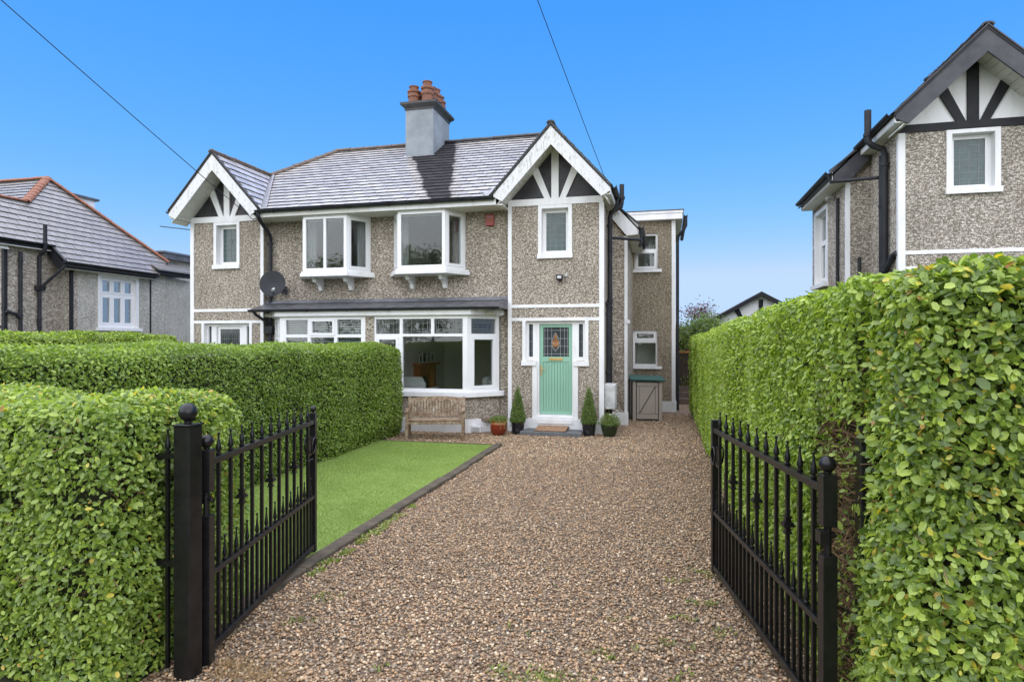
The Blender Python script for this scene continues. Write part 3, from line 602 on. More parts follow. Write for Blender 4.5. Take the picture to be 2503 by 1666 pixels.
# ground-floor bay
BZ0, BZ1 = .89, 2.55
BP = [(.0, -.50), (2.31, -.50), (2.87, .10)]
def bay(m):
    L1 = 2.31; e1, n1 = (1, 0), (0, -1); p2 = BP[1]; L2 = math.dist(BP[1], BP[2]); e2 = ((BP[2][0] - p2[0]) / L2, (BP[2][1] - p2[1]) / L2); n2 = (e2[1], -e2[0])
    MB().box(0, .115, -.50, -.30, .29, 2.56).build('bay_pier', 'dash', house, m)
    tz = 2.13
    if m > 0:
        cells = [(.03, .61, tz + .03, BZ1 - .06), (.08, .56, BZ0 + .09, tz - .06), (.68, 1.355, tz + .03, BZ1 - .06), (1.425, 2.09, tz + .03, BZ1 - .06), (.68, 2.09, BZ0 + .06, tz - .03)]
        fx, fz = [.06, .14, .3, .7, .86, .94], [.14, .3, .72, .86]
        w = win(house, m, (.115, -.5), e1, n1, L1 - .115, BZ0, BZ1, cells, (-.08, .0), sash=(1,), lead={i: (fx, fz) for i in (0, 2, 3)}, glass=['glass'] * 5, name='bay_window')
        w2 = win(house, m, p2, e2, n2, L2, BZ0, BZ1, [(.10, L2 - .10, tz + .03, BZ1 - .06), (.13, L2 - .13, BZ0 + .09, tz - .06)], (-.08, 0), sash=(1,), lead={0: (fx, fz)}, name='bay_window')
        for a, b_ in ((.03, .61), (.68, 1.355), (1.425, 2.09)):
            c = .115 + (a + b_) / 2; r = .048
            MB().prism([(c + r * math.sin(t) * (1 if math.cos(t) > -.2 else .8), -.468, 2.355 + r * 1.25 * math.cos(t) - .02) for t in [2 * math.pi * k / 10 for k in range(10)]], (0, .006, 0)).build('leaded_motif', 'came', w, m)
    else:
        cells = []
        for a, b_ in ((.22, .82), (.90, 1.50), (1.58, 2.15)): cells += [(a - .115, b_ - .115, tz + .02, BZ1 - .06), (a - .115, b_ - .115, BZ0 + .06, tz - .05)]
        win(house, m, (.115, -.5), e1, n1, L1 - .115, BZ0, BZ1, cells, (-.08, .0), sash=(2,), name='bay_window')
        win(house, m, p2, e2, n2, L2, BZ0, BZ1, [(.22, L2 - .22, tz + .03, BZ1 - .08), (.22, L2 - .22, BZ0 + .09, tz - .06)], (-.08, 0), sash=(0, 1), name='bay_window')
    MB().prism([(0, -.60, .775), (2.36, -.60, .775), (2.99, .06, .775), (2.99, .15, .775), (0, .15, .775)], (0, 0, .112)).build('bay_sill', 'white', house, m, bev=.008)
    MB().prism([(.0, -.50, .29), (2.31, -.50, .29), (2.87, .10, .29), (2.87, .16, .29), (2.7, .16, .29), (2.2, -.32, .29), (0, -.32, .29)], (0, 0, .486)).build('bay_apron', 'dash', house, m)
    pl = MB().prism([(.0, -.545, -.02), (2.335, -.545, -.02), (2.93, .09, -.02), (2.93, .16, -.02), (0, .16, -.02)], (0, 0, .315)).build('bay_plinth', 'white', house, m)
    # lean-to roof, fascia and gutter
    MB().prism([(0, .15, 2.94), (0, -.56, 2.74), (0, -.56, 2.70), (0, .15, 2.70)], (3.1, 0, 0)).build('lean_to_roof', 'felt', house, m)
    MB().prism([(0, .149, 3.0), (0, .10, 2.99), (0, .02, 2.915), (0, .05, 2.915), (0, .149, 2.945)], (3.1, 0, 0)).build('flashing', 'lead', house, m)
    MB().prism([(0, -.575, 2.575), (2.40, -.575, 2.575), (2.98, .05, 2.575), (2.98, .15, 2.575), (0, .15, 2.575)], (0, 0, .122)).build('bay_fascia', 'white', house, m)
    MB().prism([(0, -.53, 2.55), (2.36, -.53, 2.55), (2.93, .08, 2.55), (2.93, .15, 2.55), (0, .15, 2.55)], (0, 0, .024)).build('bay_head', 'cream', house, m)
    gutter(house, (0, -.625, 2.735), (3.06, -.625, 2.735), m=m, brackets=3, r=.055)
both(bay)
av = empty('air_vent', (0, 0, 0)); av.parent = house
MB().box(2.41, 2.62, -.50, -.43, .02, .16).build('vent_frame', 'white', av)
for i in range(4): MB().box(2.435, 2.595, -.515, -.50, .04 + i * .028, .057 + i * .028).build('slat', 'meter', av)
# doors
def front_door(m):
    col = 'door_green' if m > 0 else 'upvc'
    fr = MB(); D = .10
    # white frame: lower jambs, upper sidelight frame
    fr.box(GU - .47, GU - .365, D - .02, .2, .2, 1.57); fr.box(GU + .365, GU + .47, D - .02, .2, .2, 1.57)
    fr.grid(GU - .70, GU + .70, 1.57, 2.44, [(GU - .365, GU + .365, 1.57, 2.372), (GU - .60, GU - .51, 1.65, 2.372), (GU + .51, GU + .60, 1.65, 2.372)], lambda a, b, c, d: fr.box(a, b, D - .02, .18, c, d))
    fr.box(GU - .47, GU + .47, -.0, .2, .2, .385)
    f = fr.build('door_frame', 'white', house, m)
    for s in (-1, 1):
        MB().box(GU + s * .555 - .045, GU + s * .555 + .045, D + .03, D + .036, 1.65, 2.372).build('sidelight', 'stained_dark', f, m)
        q = MB(); [q.box(GU + s * .555 - .045, GU + s * .555 + .045, D + .024, D + .03, z, z + .008) for z in (1.78, 1.98, 2.18)]; q.box(GU + s * .555 - .004, GU + s * .555 + .004, D + .024, D + .03, 1.65, 2.372); q.build('leading', 'came', f, m)
        # proud plaster surround
        MB().box(min(GU + s * .655, GU + s * .73), max(GU + s * .655, GU + s * .73), -.02, D + .02, 1.565, 2.44).build('door_surround', 'white', house, m)
        MB().box(min(GU + s * .42, GU + s * .745), max(GU + s * .42, GU + s * .745), -.055, D + .02, 1.46, 1.565).build('sidelight_sill', 'white', house, m)
        MB().box(min(GU + s * .40, GU + s * .505), max(GU + s * .40, GU + s * .505), -.02, D + .01, .30, 1.46).build('door_surround', 'white', house, m)
        MB().box(min(GU + s * .40, GU + s * .60), max(GU + s * .40, GU + s * .60), -.05, D, .0, .31).build('door_plinth', 'white', house, m)
    d0 = D + .02; leaf = MB()
    leaf.grid(GU - .36, GU + .36, .39, 2.368, [(GU - .285, GU + .285, 1.655, 2.30), (GU - .285, GU + .285, .46, 1.545)], lambda a, b, c, d: leaf.box(a, b, d0, d0 + .045, c, d))
    dr = leaf.build('door', col, house, m)
    n = 9
    for i in range(n):
        a = GU - .285 + .57 / n * i; MB().box(a + .0035, a + .57 / n - .0035, d0 + .012, d0 + .03, .46, 1.545).build('plank', col, dr, m, bev=.003)
    MB().box(GU - .285, GU + .285, d0 + .03, d0 + .036, .46, 1.545).build('back_panel', col, dr, m)
    MB().box(GU - .285, GU + .285, d0 + .02, d0 + .026, 1.655, 2.30).build('pane', 'stained_dark', dr, m)
    q = MB()
    for f_ in ((.06, .17, .33, .67, .83, .94) if m > 0 else (.1, .2, .3, .4, .6, .7, .8, .9)): q.box(GU - .285 + .57 * f_ - .003, GU - .285 + .57 * f_ + .003, d0 + .013, d0 + .02, 1.655, 2.30)
    for z in (1.71, 1.88, 2.05, 2.23): q.box(GU - .285, GU + .285, d0 + .014, d0 + .02, z, z + .007)
    q.build('leading', 'came_w' if m > 0 else 'came', dr, m)
    if m > 0:
        lz = lambda pts, mt, d: MB().prism([(GU - .01 + x, d0 + .012 - d, 1.96 + z) for x, z in pts], (0, .006, 0)).build('leaded_motif', mt, dr, m)
        lz([(0, .215), (.035, .12), (0, .03), (-.035, .12)], 'amber_glass', 0); lz([(-.085, 0), (-.03, .08), (0, .02), (0, -.1), (-.06, -.07)], 'amber_glass', .001); lz([(.085, 0), (.06, -.07), (0, -.1), (0, .02), (.03, .08)], 'amber_glass', .002)
        cm = MB()
        for pth in ([(0, .225), (.05, .12), (.09, 0), (.07, -.1), (0, -.2), (-.07, -.1), (-.09, 0), (-.05, .12), (0, .225)], [(-.09, 0), (0, -.03), (.09, 0)], [(-.06, -.1), (0, -.17), (.06, -.1)]):
            cm.tube([(GU - .01 + x, d0 + .008, 1.96 + z) for x, z in pth], .005, 5)
        cm.build('leading', 'came_w', dr, m)
        MB().box(GU - .15, GU + .15, d0 - .018, d0, 1.572, 1.632).build('letterbox', 'brass', dr, m, bev=.006)
        hd = MB().box(GU - .345, GU - .312, d0 - .010, d0, 1.24, 1.46).build('handle', 'brass', dr, m, bev=.003)
        MB().tube([(GU - .328, d0, 1.385), (GU - .328, d0 - .05, 1.385), (GU - .235, d0 - .055, 1.382)], .009, 8).build('lever', 'brass', hd, m, smooth=True)
        MB().box(GU + .39, GU + .415, D - .03, D - .02, 1.40, 1.46).build('doorbell', 'meter', house, m)
    MB().box(GU - .40, GU + .40, -.05, .0, -.02, .20).build('threshold', 'white', house, m); MB().box(GU - .40, GU + .40, -.07, .0, .205, .27).build('threshold', 'white', house, m); MB().box(GU - .40, GU + .40, -.04, .0, .275, .345).build('threshold', 'white', house, m)
    if m > 0:
        MB().prism([(GU - .66, -.58, .0), (GU + .66, -.58, .0), (GU + .60, -.055, .0), (GU - .60, -.055, .0)], (0, 0, .095)).build('doorstep', 'step', house, m, bev=.012)
both(front_door)
# plinths, small wall pieces
for m in (1, -1):
    MB().box(3.1, GU - .60, -.045, 0, -.02, .29).build('plinth', 'white', house, m)
    MB().box(GU + .60, 5.2, -.045, 0, -.02, .29).build('plinth', 'white', house, m)
    MB().box(5.2, 5.64, 1.605, 1.65, -.02, .30).build('plinth', 'white', house, m)
    MB().box(5.2, 5.245, -.045, 1.605, -.02, .29).build('plinth', 'white', house, m)
MB().box(5.60, 5.68, 1.60, 1.64, 2.42, 2.50).build('vent_cover', 'white', house)
# rooms
def rooms(m):
    MB().box(.0, 4.98, .36, 5.79, .25, .30).build('ground_floor', 'carpet', house, m)
    MB().box(.0, 4.98, .36, 5.79, 2.66, 2.80).build('upper_floor', 'room', house, m)
    MB().box(.0, 2.86, -.3, .36, 2.58, 2.66).build('bay_ceiling', 'room', house, m)
    MB().box(.0, 2.8, -.3, .36, .25, .30).build('bay_floor', 'carpet', house, m)
    MB().box(.0, 4.98, .36, 5.79, 5.0, 5.04).build('upper_ceiling', 'room', house, m)
    MB().box(.0, .04, -.28, 4.3, .30, 2.66).build('party_wall', 'room', house, m); MB().box(.0, .04, .36, 4.3, 2.8, 5.0).build('party_wall', 'room', house, m)
    MB().box(3.05, 3.10, .36, 4.3, .30, 2.66).build('hall_wall', 'room', house, m); MB().box(3.05, 3.10, .36, 4.3, 2.8, 5.0).build('hall_wall', 'room', house, m)
    MB().box(.0, 5.0, 4.3, 4.35, .30, 2.66).build('inner_wall', 'room', house, m); MB().box(.0, 5.0, 4.3, 4.35, 2.8, 5.0).build('inner_wall', 'room', house, m)
both(rooms)
# chimney
ch = MB().box(-.48, .33, 2.6, 3.9, 6.6, 8.36).build('chimney', 'chimney', roof)
MB().prism([(-.50, 2.58, 8.36), (.35, 2.58, 8.36), (.35, 3.92, 8.36), (-.50, 3.92, 8.36)], (0, 0, .05)).build('chimney_cap', 'ridge_black', ch)
cap = MB(); a, b_ = (-.50, .35, 2.58, 3.92), (-.60, .45, 2.48, 4.02)
cap.v = [(a[0], a[2], 8.41), (a[1], a[2], 8.41), (a[1], a[3], 8.41), (a[0], a[3], 8.41), (b_[0], b_[2], 8.50), (b_[1], b_[2], 8.50), (b_[1], b_[3], 8.50), (b_[0], b_[3], 8.50), (b_[0], b_[2], 8.56), (b_[1], b_[2], 8.56), (b_[1], b_[3], 8.56), (b_[0], b_[3], 8.56)]
cap.f = [(3, 2, 1, 0), (8, 9, 10, 11)] + [(r * 4 + i, r * 4 + (i + 1) % 4, r * 4 + 4 + (i + 1) % 4, r * 4 + 4 + i) for r in range(2) for i in range(4)]
cap.build('chimney_cap', 'ridge_black', ch)
MB().prism([(-.45, 2.62, 8.56), (.30, 2.62, 8.56), (.30, 3.88, 8.56), (-.45, 3.88, 8.56)], (0, 0, .04)).build('mortar_bed', 'ridge_brown', ch)
for iy, yy in enumerate((2.76, 3.08, 3.40, 3.72)):
    for ix, xx in enumerate((-.30, .10)):
        kx = 1.22; hh = (.50 if ix == 0 else .60) + (0, -.04, .03, -.06)[iy]; tops = .115
        MB().lathe([(r_ * kx, z_) for r_, z_ in [(.125, .02), (.125, hh * .36), (.145, hh * .40), (.145, hh * .52), (.125, hh * .56), (.12, hh * .60), (.150, hh * .66), (.150, hh * .74), (.095, hh * .80), (.10, hh * .95), (.115, hh * .96), (.115, hh), (.085, hh), (.08, hh * .8)]], (xx, yy, 8.56), 14).build('chimney_pot', 'pot_clay', ch, smooth=True)
MB().prism([(-.52, 2.56, 6.98), (.37, 2.56, 6.98), (.37, 2.61, 7.03), (-.52, 2.61, 7.03)], (0, 0, .09)).build('flashing', 'lead', ch)
# pipes on our house
downpipe(house, [(-2.86, -.55, 5.03), (-2.86, -.55, 4.95), (-2.90, -.42, 4.86), (-2.96, -.02, 4.66), (-2.965, .06, 4.58), (-2.965, .07, 4.4), (-2.965, .07, .1)], .045, collars=[(-2.965, .07, 4.40), (-2.965, .07, 3.10), (-2.965, .07, 2.2)])
MB().prism([(-3.09, .15, 2.36), (-2.84, .15, 2.36), (-2.88, .15, 2.18), (-3.05, .15, 2.18)], (0, -.18, 0)).build('hopper', 'gutter', house)
downpipe(house, [(-3.0, -.55, 2.70), (-3.02, -.4, 2.62), (-3.0, .0, 2.45), (-2.98, .06, 2.36)], .035)
downpipe(house, [(5.275, .80, .1), (5.275, .80, 4.78), (5.30, .80, 4.90), (5.46, .80, 5.0), (5.53, .80, 5.08), (5.54, .80, 5.18), (5.54, .80, 5.52)], .055, collars=[(5.275, .80, 4.60), (5.275, .80, 2.9), (5.275, .80, 2.75), (5.275, .80, 1.6), (5.54, .80, 5.22)], name='soil_pipe')
downpipe(house, [(5.25, .56, .1), (5.25, .56, 2.70), (5.245, .54, 2.80), (5.22, .50, 2.85)], .036, collars=[(5.25, .56, 2.6), (5.25, .56, 1.3)])
downpipe(house, [(5.95, 1.56, 4.66), (5.94, 1.56, 4.30), (5.90, 1.58, 4.22)], .04)
downpipe(house, [(5.94, 1.56, 4.38), (5.30, .84, 4.34)], .035)
downpipe(house, [(5.46, .55, 5.16), (5.44, .55, 4.98), (5.34, .60, 4.86)], .035)
# rear extension with flat roof
ext = MB(); EXV = 4.7
ext.grid(5.6, 6.76, 0, 5.40, [(5.64, 6.29, 4.03, 5.06), (5.60, 6.28, 1.28, 2.31)], lambda a, b, c, d: ext.box(a, b, EXV, EXV + .2, c, d)); ext.build('extension_wall', 'dash_fine', house)
MB().box(6.56, 6.76, EXV + .2, 8.6, 0, 5.40).build('extension_wall', 'dash_fine', house); MB().box(5.6, 6.56, 8.4, 8.6, 0, 5.4).build('extension_wall', 'dash_fine', house)
MB().box(5.4, 6.96, EXV - .20, 8.8, 5.40, 5.56).build('extension_fascia', 'white', house); MB().box(5.4, 6.98, EXV - .215, 8.8, 5.568, 5.63).build('extension_fascia', 'white', house)
MB().box(5.38, 7.0, EXV - .23, 8.82, 5.638, 5.66).build('flat_roof', 'felt', house)
MB().box(6.67, 6.775, EXV - .018, EXV, 0, 5.40).build('corner_board', 'white', house); MB().box(6.66, 6.80, EXV - .04, EXV + .3, -.02, .30).build('plinth', 'white', house); MB().box(5.6, 6.66, EXV - .035, EXV, -.02, .30).build('plinth', 'white', house)
win(house, 1, (5.64, EXV + .08), EX, FN, .65, 4.03, 5.06, [(.06, .59, 4.62, 5.00), (.06, .59, 4.09, 4.54)], (-.05, 0), sash=(1,))
win(house, 1, (5.60, EXV + .08), EX, FN, .68, 1.28, 2.31, [(.07, .61, 2.04, 2.25), (.05, .63, 1.34, 1.95)], (-.05, 0), sash=(0,))
MB().box(5.6, 6.40, EXV - .07, EXV + .05, 3.95, 4.03).build('window_sill', 'white', house); MB().box(5.55, 6.40, EXV - .07, EXV + .05, 1.21, 1.28).build('window_sill', 'white', house)
MB().box(5.9, 6.55, EXV + .5, EXV + .55, 4.1, 5.0).build('roller_blind', 'curtain', house); MB().box(5.6, 6.55, EXV + .9, EXV + .95, 0, 5.3).build('inner_wall', 'room', house)
gutter(house, (7.05, EXV - .2, 5.52), (7.05, 8.8, 5.50))
downpipe(house, [(7.05, EXV - .1, 5.46), (7.05, EXV - .1, 5.22), (6.98, EXV - .06, 5.08), (6.84, EXV + .05, 4.95), (6.83, EXV + .05, 4.8), (6.83, EXV + .05, .05)], .045)

# ------------------------------------------------------------------ neighbours
LX, LZ = -23.0, -.37
nbl = empty('neighbour_house', (LX, YC, LZ), 0, 'slate-roofed neighbouring house with terracotta ridge tiles and black trim beyond the hedges', 'house')
STL = dict(v0=1.2, dash='dash2', dash_side='dash_grey', panel='white', timber='black', strip='black', bands='black', barge='black', barge2='black', fascia='black', slate='slate2', ridge={1: 'terra', -1: 'terra'}, side_hole=[(2.63, 4.05, 2.75, 4.45)], hip_ln=.24, hip_r=.135)
rl = roof_shell(nbl, STL, (1,), vr=2.96, zr=7.74, origin=(LX, YC, LZ)); half(nbl, rl, 1, STL, detail=False, dp=5.4)
mb = MB().box(0, 3.1, .15, .35, 0, 4.99).build('main_wall', 'dash2', nbl); MB().box(0, .2, .35, 5.2, 0, 5.0).build('party_wall', 'dash2', nbl); MB().box(0, 3.0, -.47, .15, 4.93, 5.0).build('soffit', 'cream', nbl)
S1 = (0, 1); N1 = (1, 0)
s_ = MB(); s_.grid(2.56, 4.12, 2.801, 4.53, [(2.66, 4.02, 2.801, 4.42)], lambda a, b, c, d: s_.box(5.38, 5.625, a, b, c, d)); s_.build('window_surround', 'white', nbl)
MB().box(5.5, 5.70, 2.5, 4.2, 2.70, 2.80).build('window_sill', 'white', nbl)
cs = []
for i in range(3): a = .09 + i * .42; cs += [(a, a + .34, 3.92, 4.34), (a, a + .34, 2.93, 3.80)]
win(nbl, 1, (5.53, 2.66), S1, N1, 1.36, 2.80, 4.42, cs, (-.05, .0), sash=(0, 1, 2, 3, 4, 5))
MB().box(4.0, 4.05, 2.0, 6.5, 0, 4.7).build('inner_wall', 'curtain', nbl)
downpipe(nbl, [(5.26, .40, .1), (5.26, .40, 4.9)], .05, collars=[(5.26, .40, 4.65), (5.26, .40, 3.1)]); downpipe(nbl, [(5.26, .40, 3.0), (5.30, .25, 3.12), (5.26, .0, 3.2)], .05)
downpipe(nbl, [(5.26, .95, .1), (5.26, .95, 4.85), (5.45, .95, 5.0), (5.47, .95, 5.15), (5.47, .95, 5.75)], .052, collars=[(5.26, .95, 3.9), (5.26, .95, 3.0), (5.47, .95, 5.2)], name='soil_pipe')
MB().prism([(5.2, .84, 3.98), (5.40, .84, 3.98), (5.34, .84, 3.84), (5.2, .84, 3.84)], (0, .22, 0)).build('hopper', 'gutter', nbl)
downpipe(nbl, [(5.92, 1.25, 4.62), (5.34, .98, 3.98)], .04)
MB().box(5.60, 5.615, 4.60, 4.66, 0, 4.5).build('corner_board', 'black', nbl)
MB().box(5.1, 5.58, 4.66, 9.0, 0, 4.62).build('side_wall', 'dash_grey', nbl)
MB().box(5.58, 5.86, 4.7, 6.4, 4.70, 4.86).build('fascia', 'black', nbl); MB().prism([(5.1, 4.66, 5.3), (5.95, 4.66, 4.88), (5.95, 6.4, 4.88), (5.1, 6.4, 5.3)], (0, 0, -.05)).build('lower_roof', 'slate2', nbl)
MB().box(3.5, 5.3, 5.6, 10.5, 5.38, 5.60).build('extension_fascia', 'felt', nbl); MB().box(3.45, 5.34, 5.55, 10.5, 5.60, 5.66).build('flat_roof', 'lead', nbl); MB().box(3.6, 5.12, 5.8, 10.4, 0, 5.38).build('extension_wall', 'dash_grey', nbl)
dm = MB().box(2.4, 3.36, 3.3, 4.5, 6.2, 7.33).build('dormer', 'white', nbl); MB().box(2.35, 3.44, 3.15, 4.62, 7.33, 7.40).build('dormer_roof', 'felt', dm)

RX, RY, RZ = 10.14, 12.88, .86
nbr = empty('neighbour_house', (RX, RY, RZ), 0, 'tall pebbledash neighbouring house with black bargeboards and white half-timbered gable above the hedge', 'house')
STR = dict(v0=1.5, dash='dash2', panel='white', timber='black', strip='white', bands='white', barge='grey_board', barge2='grey_board', verge='grey_board', fascia='white', slate='slate2', ridge={1: 'ridge_black', -1: 'ridge_black'}, side_hole=[(3.27, 4.43, 2.5, 4.33)])
rr = roof_shell(nbr, STR, (-1,), origin=(RX, RY, RZ)); nbr.scale = (1.14, 1, 1); half(nbr, rr, -1, STR, detail=False, sd=4.6)
MB().box(0, 3.1, .15, .35, -.9, 4.99).build('main_wall', 'dash2', nbr, -1); MB().box(0, .2, .35, 5.8, -.9, 5.0).build('party_wall', 'dash2', nbr, -1); MB().box(0, 3.0, -.49, .15, 4.93, 5.0).build('soffit', 'cream', nbr, -1)
MB().box(3.1, 5.2, .02, .2, -.9, 0).build('footing', 'dash2', nbr, -1); MB().box(5.0, 5.19, .2, 1.8, -.9, 0).build('footing', 'dash2', nbr, -1); MB().box(5.2, 5.59, 1.67, 4.6, -.9, 0).build('footing', 'dash2', nbr, -1)
s_ = MB(); s_.grid(3.2, 4.5, 2.541, 4.40, [(3.3, 4.4, 2.541, 4.30)], lambda a, b, c, d: s_.box(5.38, 5.62, a, b, c, d)); s_.build('window_surround', 'white', nbr, -1)
MB().box(5.5, 5.70, 3.15, 4.55, 2.44, 2.54).build('window_sill', 'white', nbr, -1)
win(nbr, -1, (5.50, 3.3), S1, N1, 1.1, 2.54, 4.30, [(.07, 1.03, 3.65, 4.24), (.07, .52, 2.67, 3.56), (.58, 1.03, 2.67, 3.56)], (-.05, 0), sash=(1, 2))
downpipe(nbr, [(5.27, .52, -.8), (5.27, .52, 4.72), (5.29, .52, 4.84), (5.44, .52, 4.92), (5.52, .52, 5.0), (5.53, .52, 5.10), (5.53, .52, 5.62)], .055, -1, collars=[(5.27, .52, 4.55), (5.27, .52, 2.6), (5.27, .52, 2.2), (5.53, .52, 5.14)], name='soil_pipe')
downpipe(nbr, [(5.27, .52, 2.45), (5.26, .30, 2.60), (5.24, .16, 2.75), (5.22, .06, 2.78)], .048, -1)
downpipe(nbr, [(5.25, .80, -.8), (5.25, .80, 4.8)], .038, -1, collars=[(5.25, .8, 3.8)])
downpipe(nbr, [(5.95, 1.5, 4.66), (5.90, 1.5, 4.50), (5.28, .85, 4.38)], .036, -1)
downpipe(nbr, [(5.64, 2.2, 4.3), (5.64, 2.2, -.5)], .03, -1); downpipe(nbr, [(5.4, 1.6, 2.9), (5.4, 1.6, 1.5)], .03, -1)
MB().tube([(5.62, 2.6, 4.40), (5.72, 2.6, 4.40), (5.76, 2.58, 4.34)], .045, 8).build('wall_lamp', 'cable_w', nbr, -1)

# ------------------------------------------------------------------ garage beyond
gar = empty('garage', (3.66, 26, 0), 0, 'small white gabled garage with black timber boards behind the right hedge', 'garage')
gb = MB(); gb.prism([(-1.95, 0, 0), (1.95, 0, 0), (1.95, 0, 2.70), (0, 0, 3.80), (-1.95, 0, 2.70)], (0, 5, 0)); gb.build('garage_wall', 'white', gar)
for s in (-1, 1):
    MB().prism([(0, -.25, 3.92), (s * 2.12, -.25, 2.72), (s * 2.12, -.25, 2.55), (0, -.25, 3.75)], (0, .06, 0)).build('bargeboard', 'black', gar)
    MB().prism([(0, -.2, 3.93), (s * 2.14, -.2, 2.73), (s * 2.14, 5.2, 2.73), (0, 5.2, 3.93)], (0, 0, -.06)).build('roof_slope', 'slate2', gar)
    MB().prism([(s * .42, -.03, 2.45), (s * .56, -.03, 2.45), (s * .98, -.03, 3.20), (s * .82, -.03, 3.28)], (0, .03, 0)).build('strut', 'black', gar)
MB().box(-1.95, 1.95, -.03, 0, 2.45, 2.62).build('tie_beam', 'black', gar); MB().box(-.08, .08, -.03, 0, 2.62, 3.62).build('king_post', 'black', gar)

# ------------------------------------------------------------------ things on and round the house
dish = empty('satellite_dish', (-9.02, 12.95, 3.36), 0, 'dark grey round satellite dish on the wall beside the far downpipe', 'satellite dish')
dd = MB(); prof = [(.0, -.05), (.10, -.045), (.19, -.03), (.26, -.008), (.285, .0), (.285, .012), (.0, -.035)]
dd.lathe(prof, (0, 0, 0), 28); do = dd.build('reflector', 'dish', dish, smooth=True); do.rotation_euler = (R(82), 0, R(14)); do.scale = (1.08, 1.08, 1.0)
MB().tube([(0, .05, -.05), (-.05, .40, -.12), (-.05, .54, -.12)], .02).build('wall_arm', 'gutter', dish); MB().box(-.13, .03, .535, .55, -.22, -.02).build('wall_plate', 'gutter', dish)
MB().tube([(.02, 0, -.27), (.19, -.26, -.17)], .011).build('feed_arm', 'gutter', dish); MB().tube([(.17, -.25, -.18), (.155, -.17, -.14)], .028).build('receiver', 'meter', dish)
al = empty('alarm_box', (-3.83, 13.55, 4.86), 0, 'red burglar alarm box on the wall below the eaves', 'alarm box')
MB().prism([(-.09, -.002, -.27), (.09, -.002, -.27), (.10, -.002, 0), (-.10, -.002, 0)], (0, -.07, 0)).build('case', 'red', al, bev=.01); MB().box(-.07, .07, -.076, -.072, -.09, -.03).build('badge', 'pot_red', al); MB().box(-.05, .05, -.076, -.072, -.17, -.12).build('badge', 'terra', al); MB().box(-.085, .085, -.085, -.0725, -.262, -.215).build('lens', 'red', al, bev=.006)
sl = empty('security_light', (-2.18, 13.4, 3.36), 0, 'small black floodlight with a sensor on the pebbledash above the green door', 'wall light')
MB().box(-.10, .04, -.13, -.06, -.04, .075).build('lamp_head', 'black', sl, bev=.008); MB().box(-.075, .015, -.134, -.13, -.01, .05).build('lens', 'meter', sl); MB().box(-.02, .0, -.06, -.002, .0, .03).build('bracket', 'black', sl); MB().lathe([(.0, -.09), (.035, -.08), (.04, -.055), (.03, -.04)], (-.02, -.085, 0), 10).build('sensor', 'black', sl, smooth=True)
MB().lathe([(.0, 0), (.035, .005), (.035, .06), (0, .065)], (.1, -.03, .03), 10).build('junction_box', 'meter', sl)
mt = empty('meter_box', (-1.268, 13.72, .53), 0, 'white weathered meter box on the side wall beside the front door', 'meter box')
MB().box(.0, .24, -.22, .22, 0, .54).build('cabinet', 'meter', mt, bev=.012); MB().box(.02, .22, -.226, -.22, .03, .51).build('cover', 'meter', mt, bev=.002)
MB().tube([(.10, -.05, 0), (.10, -.05, -.5)], .025).build('supply_pipe', 'gutter', mt)
ml = empty('doormat', (XC + GU - .02, 13.12, .098), 0, 'brown patterned coir doormat on the grey front step', 'doormat')
MB().prism([(-.33, -.24, .004), (.33, -.24, .004), (.33, .20, .055), (-.33, .20, .055)], (0, 0, .016)).build('pile', 'coir', ml); MB().prism([(-.345, -.255, .0), (.345, -.255, .0), (.345, .205, .048), (-.345, .205, .048)], (0, 0, .006)).build('backing', 'soil', ml)
# storage box
sh = empty('storage_box', (-.42, 15.83, 0), R(6), 'taupe plastic garden storage box with dark green lid by the side wall', 'storage box')
W2 = .36
MB().box(-W2, W2, .02, .72, .02, 1.0).build('cabinet', 'shed', sh)
dr = MB().box(-.275, .275, .004, .02, .03, .995).build('door', 'soil', sh)
for a, c in ((-W2, -.285), (.285, W2)): MB().box(a, c, -.012, .02, .0, 1.02).build('door_post', 'shed', sh, bev=.004)
MB().box(-.26, .26, -.010, .004, .875, .975).build('rail', 'shed', dr, bev=.004); MB().box(-.26, .26, -.010, .004, .06, .185).build('rail', 'shed', dr, bev=.004)
for a, c in ((-.26, -.20), (.20, .26)): MB().box(a, c, -.010, .004, .197, .863).build('stile', 'shed', dr, bev=.004)
for i in range(5): MB().box(-.193 + i * .0772, -.193 + i * .0772 + .0768, -.004, .004, .194, .866).build('plank', 'shed', dr, bev=.0015)
MB().prism([(-.193, -.005, .20), (-.18, -.005, .20), (.193, -.005, .848), (.193, -.005, .866), (.18, -.005, .866), (-.193, -.005, .222)], (0, .002, 0)).build('groove', 'soil', dr)
MB().prism([(-W2 - .07, -.09, 1.02), (W2 + .07, -.09, 1.00), (W2 + .07, -.09, 1.045), (-W2 - .07, -.09, 1.075)], (0, .88, .05)).build('lid', 'shed_roof', sh, bev=.01)
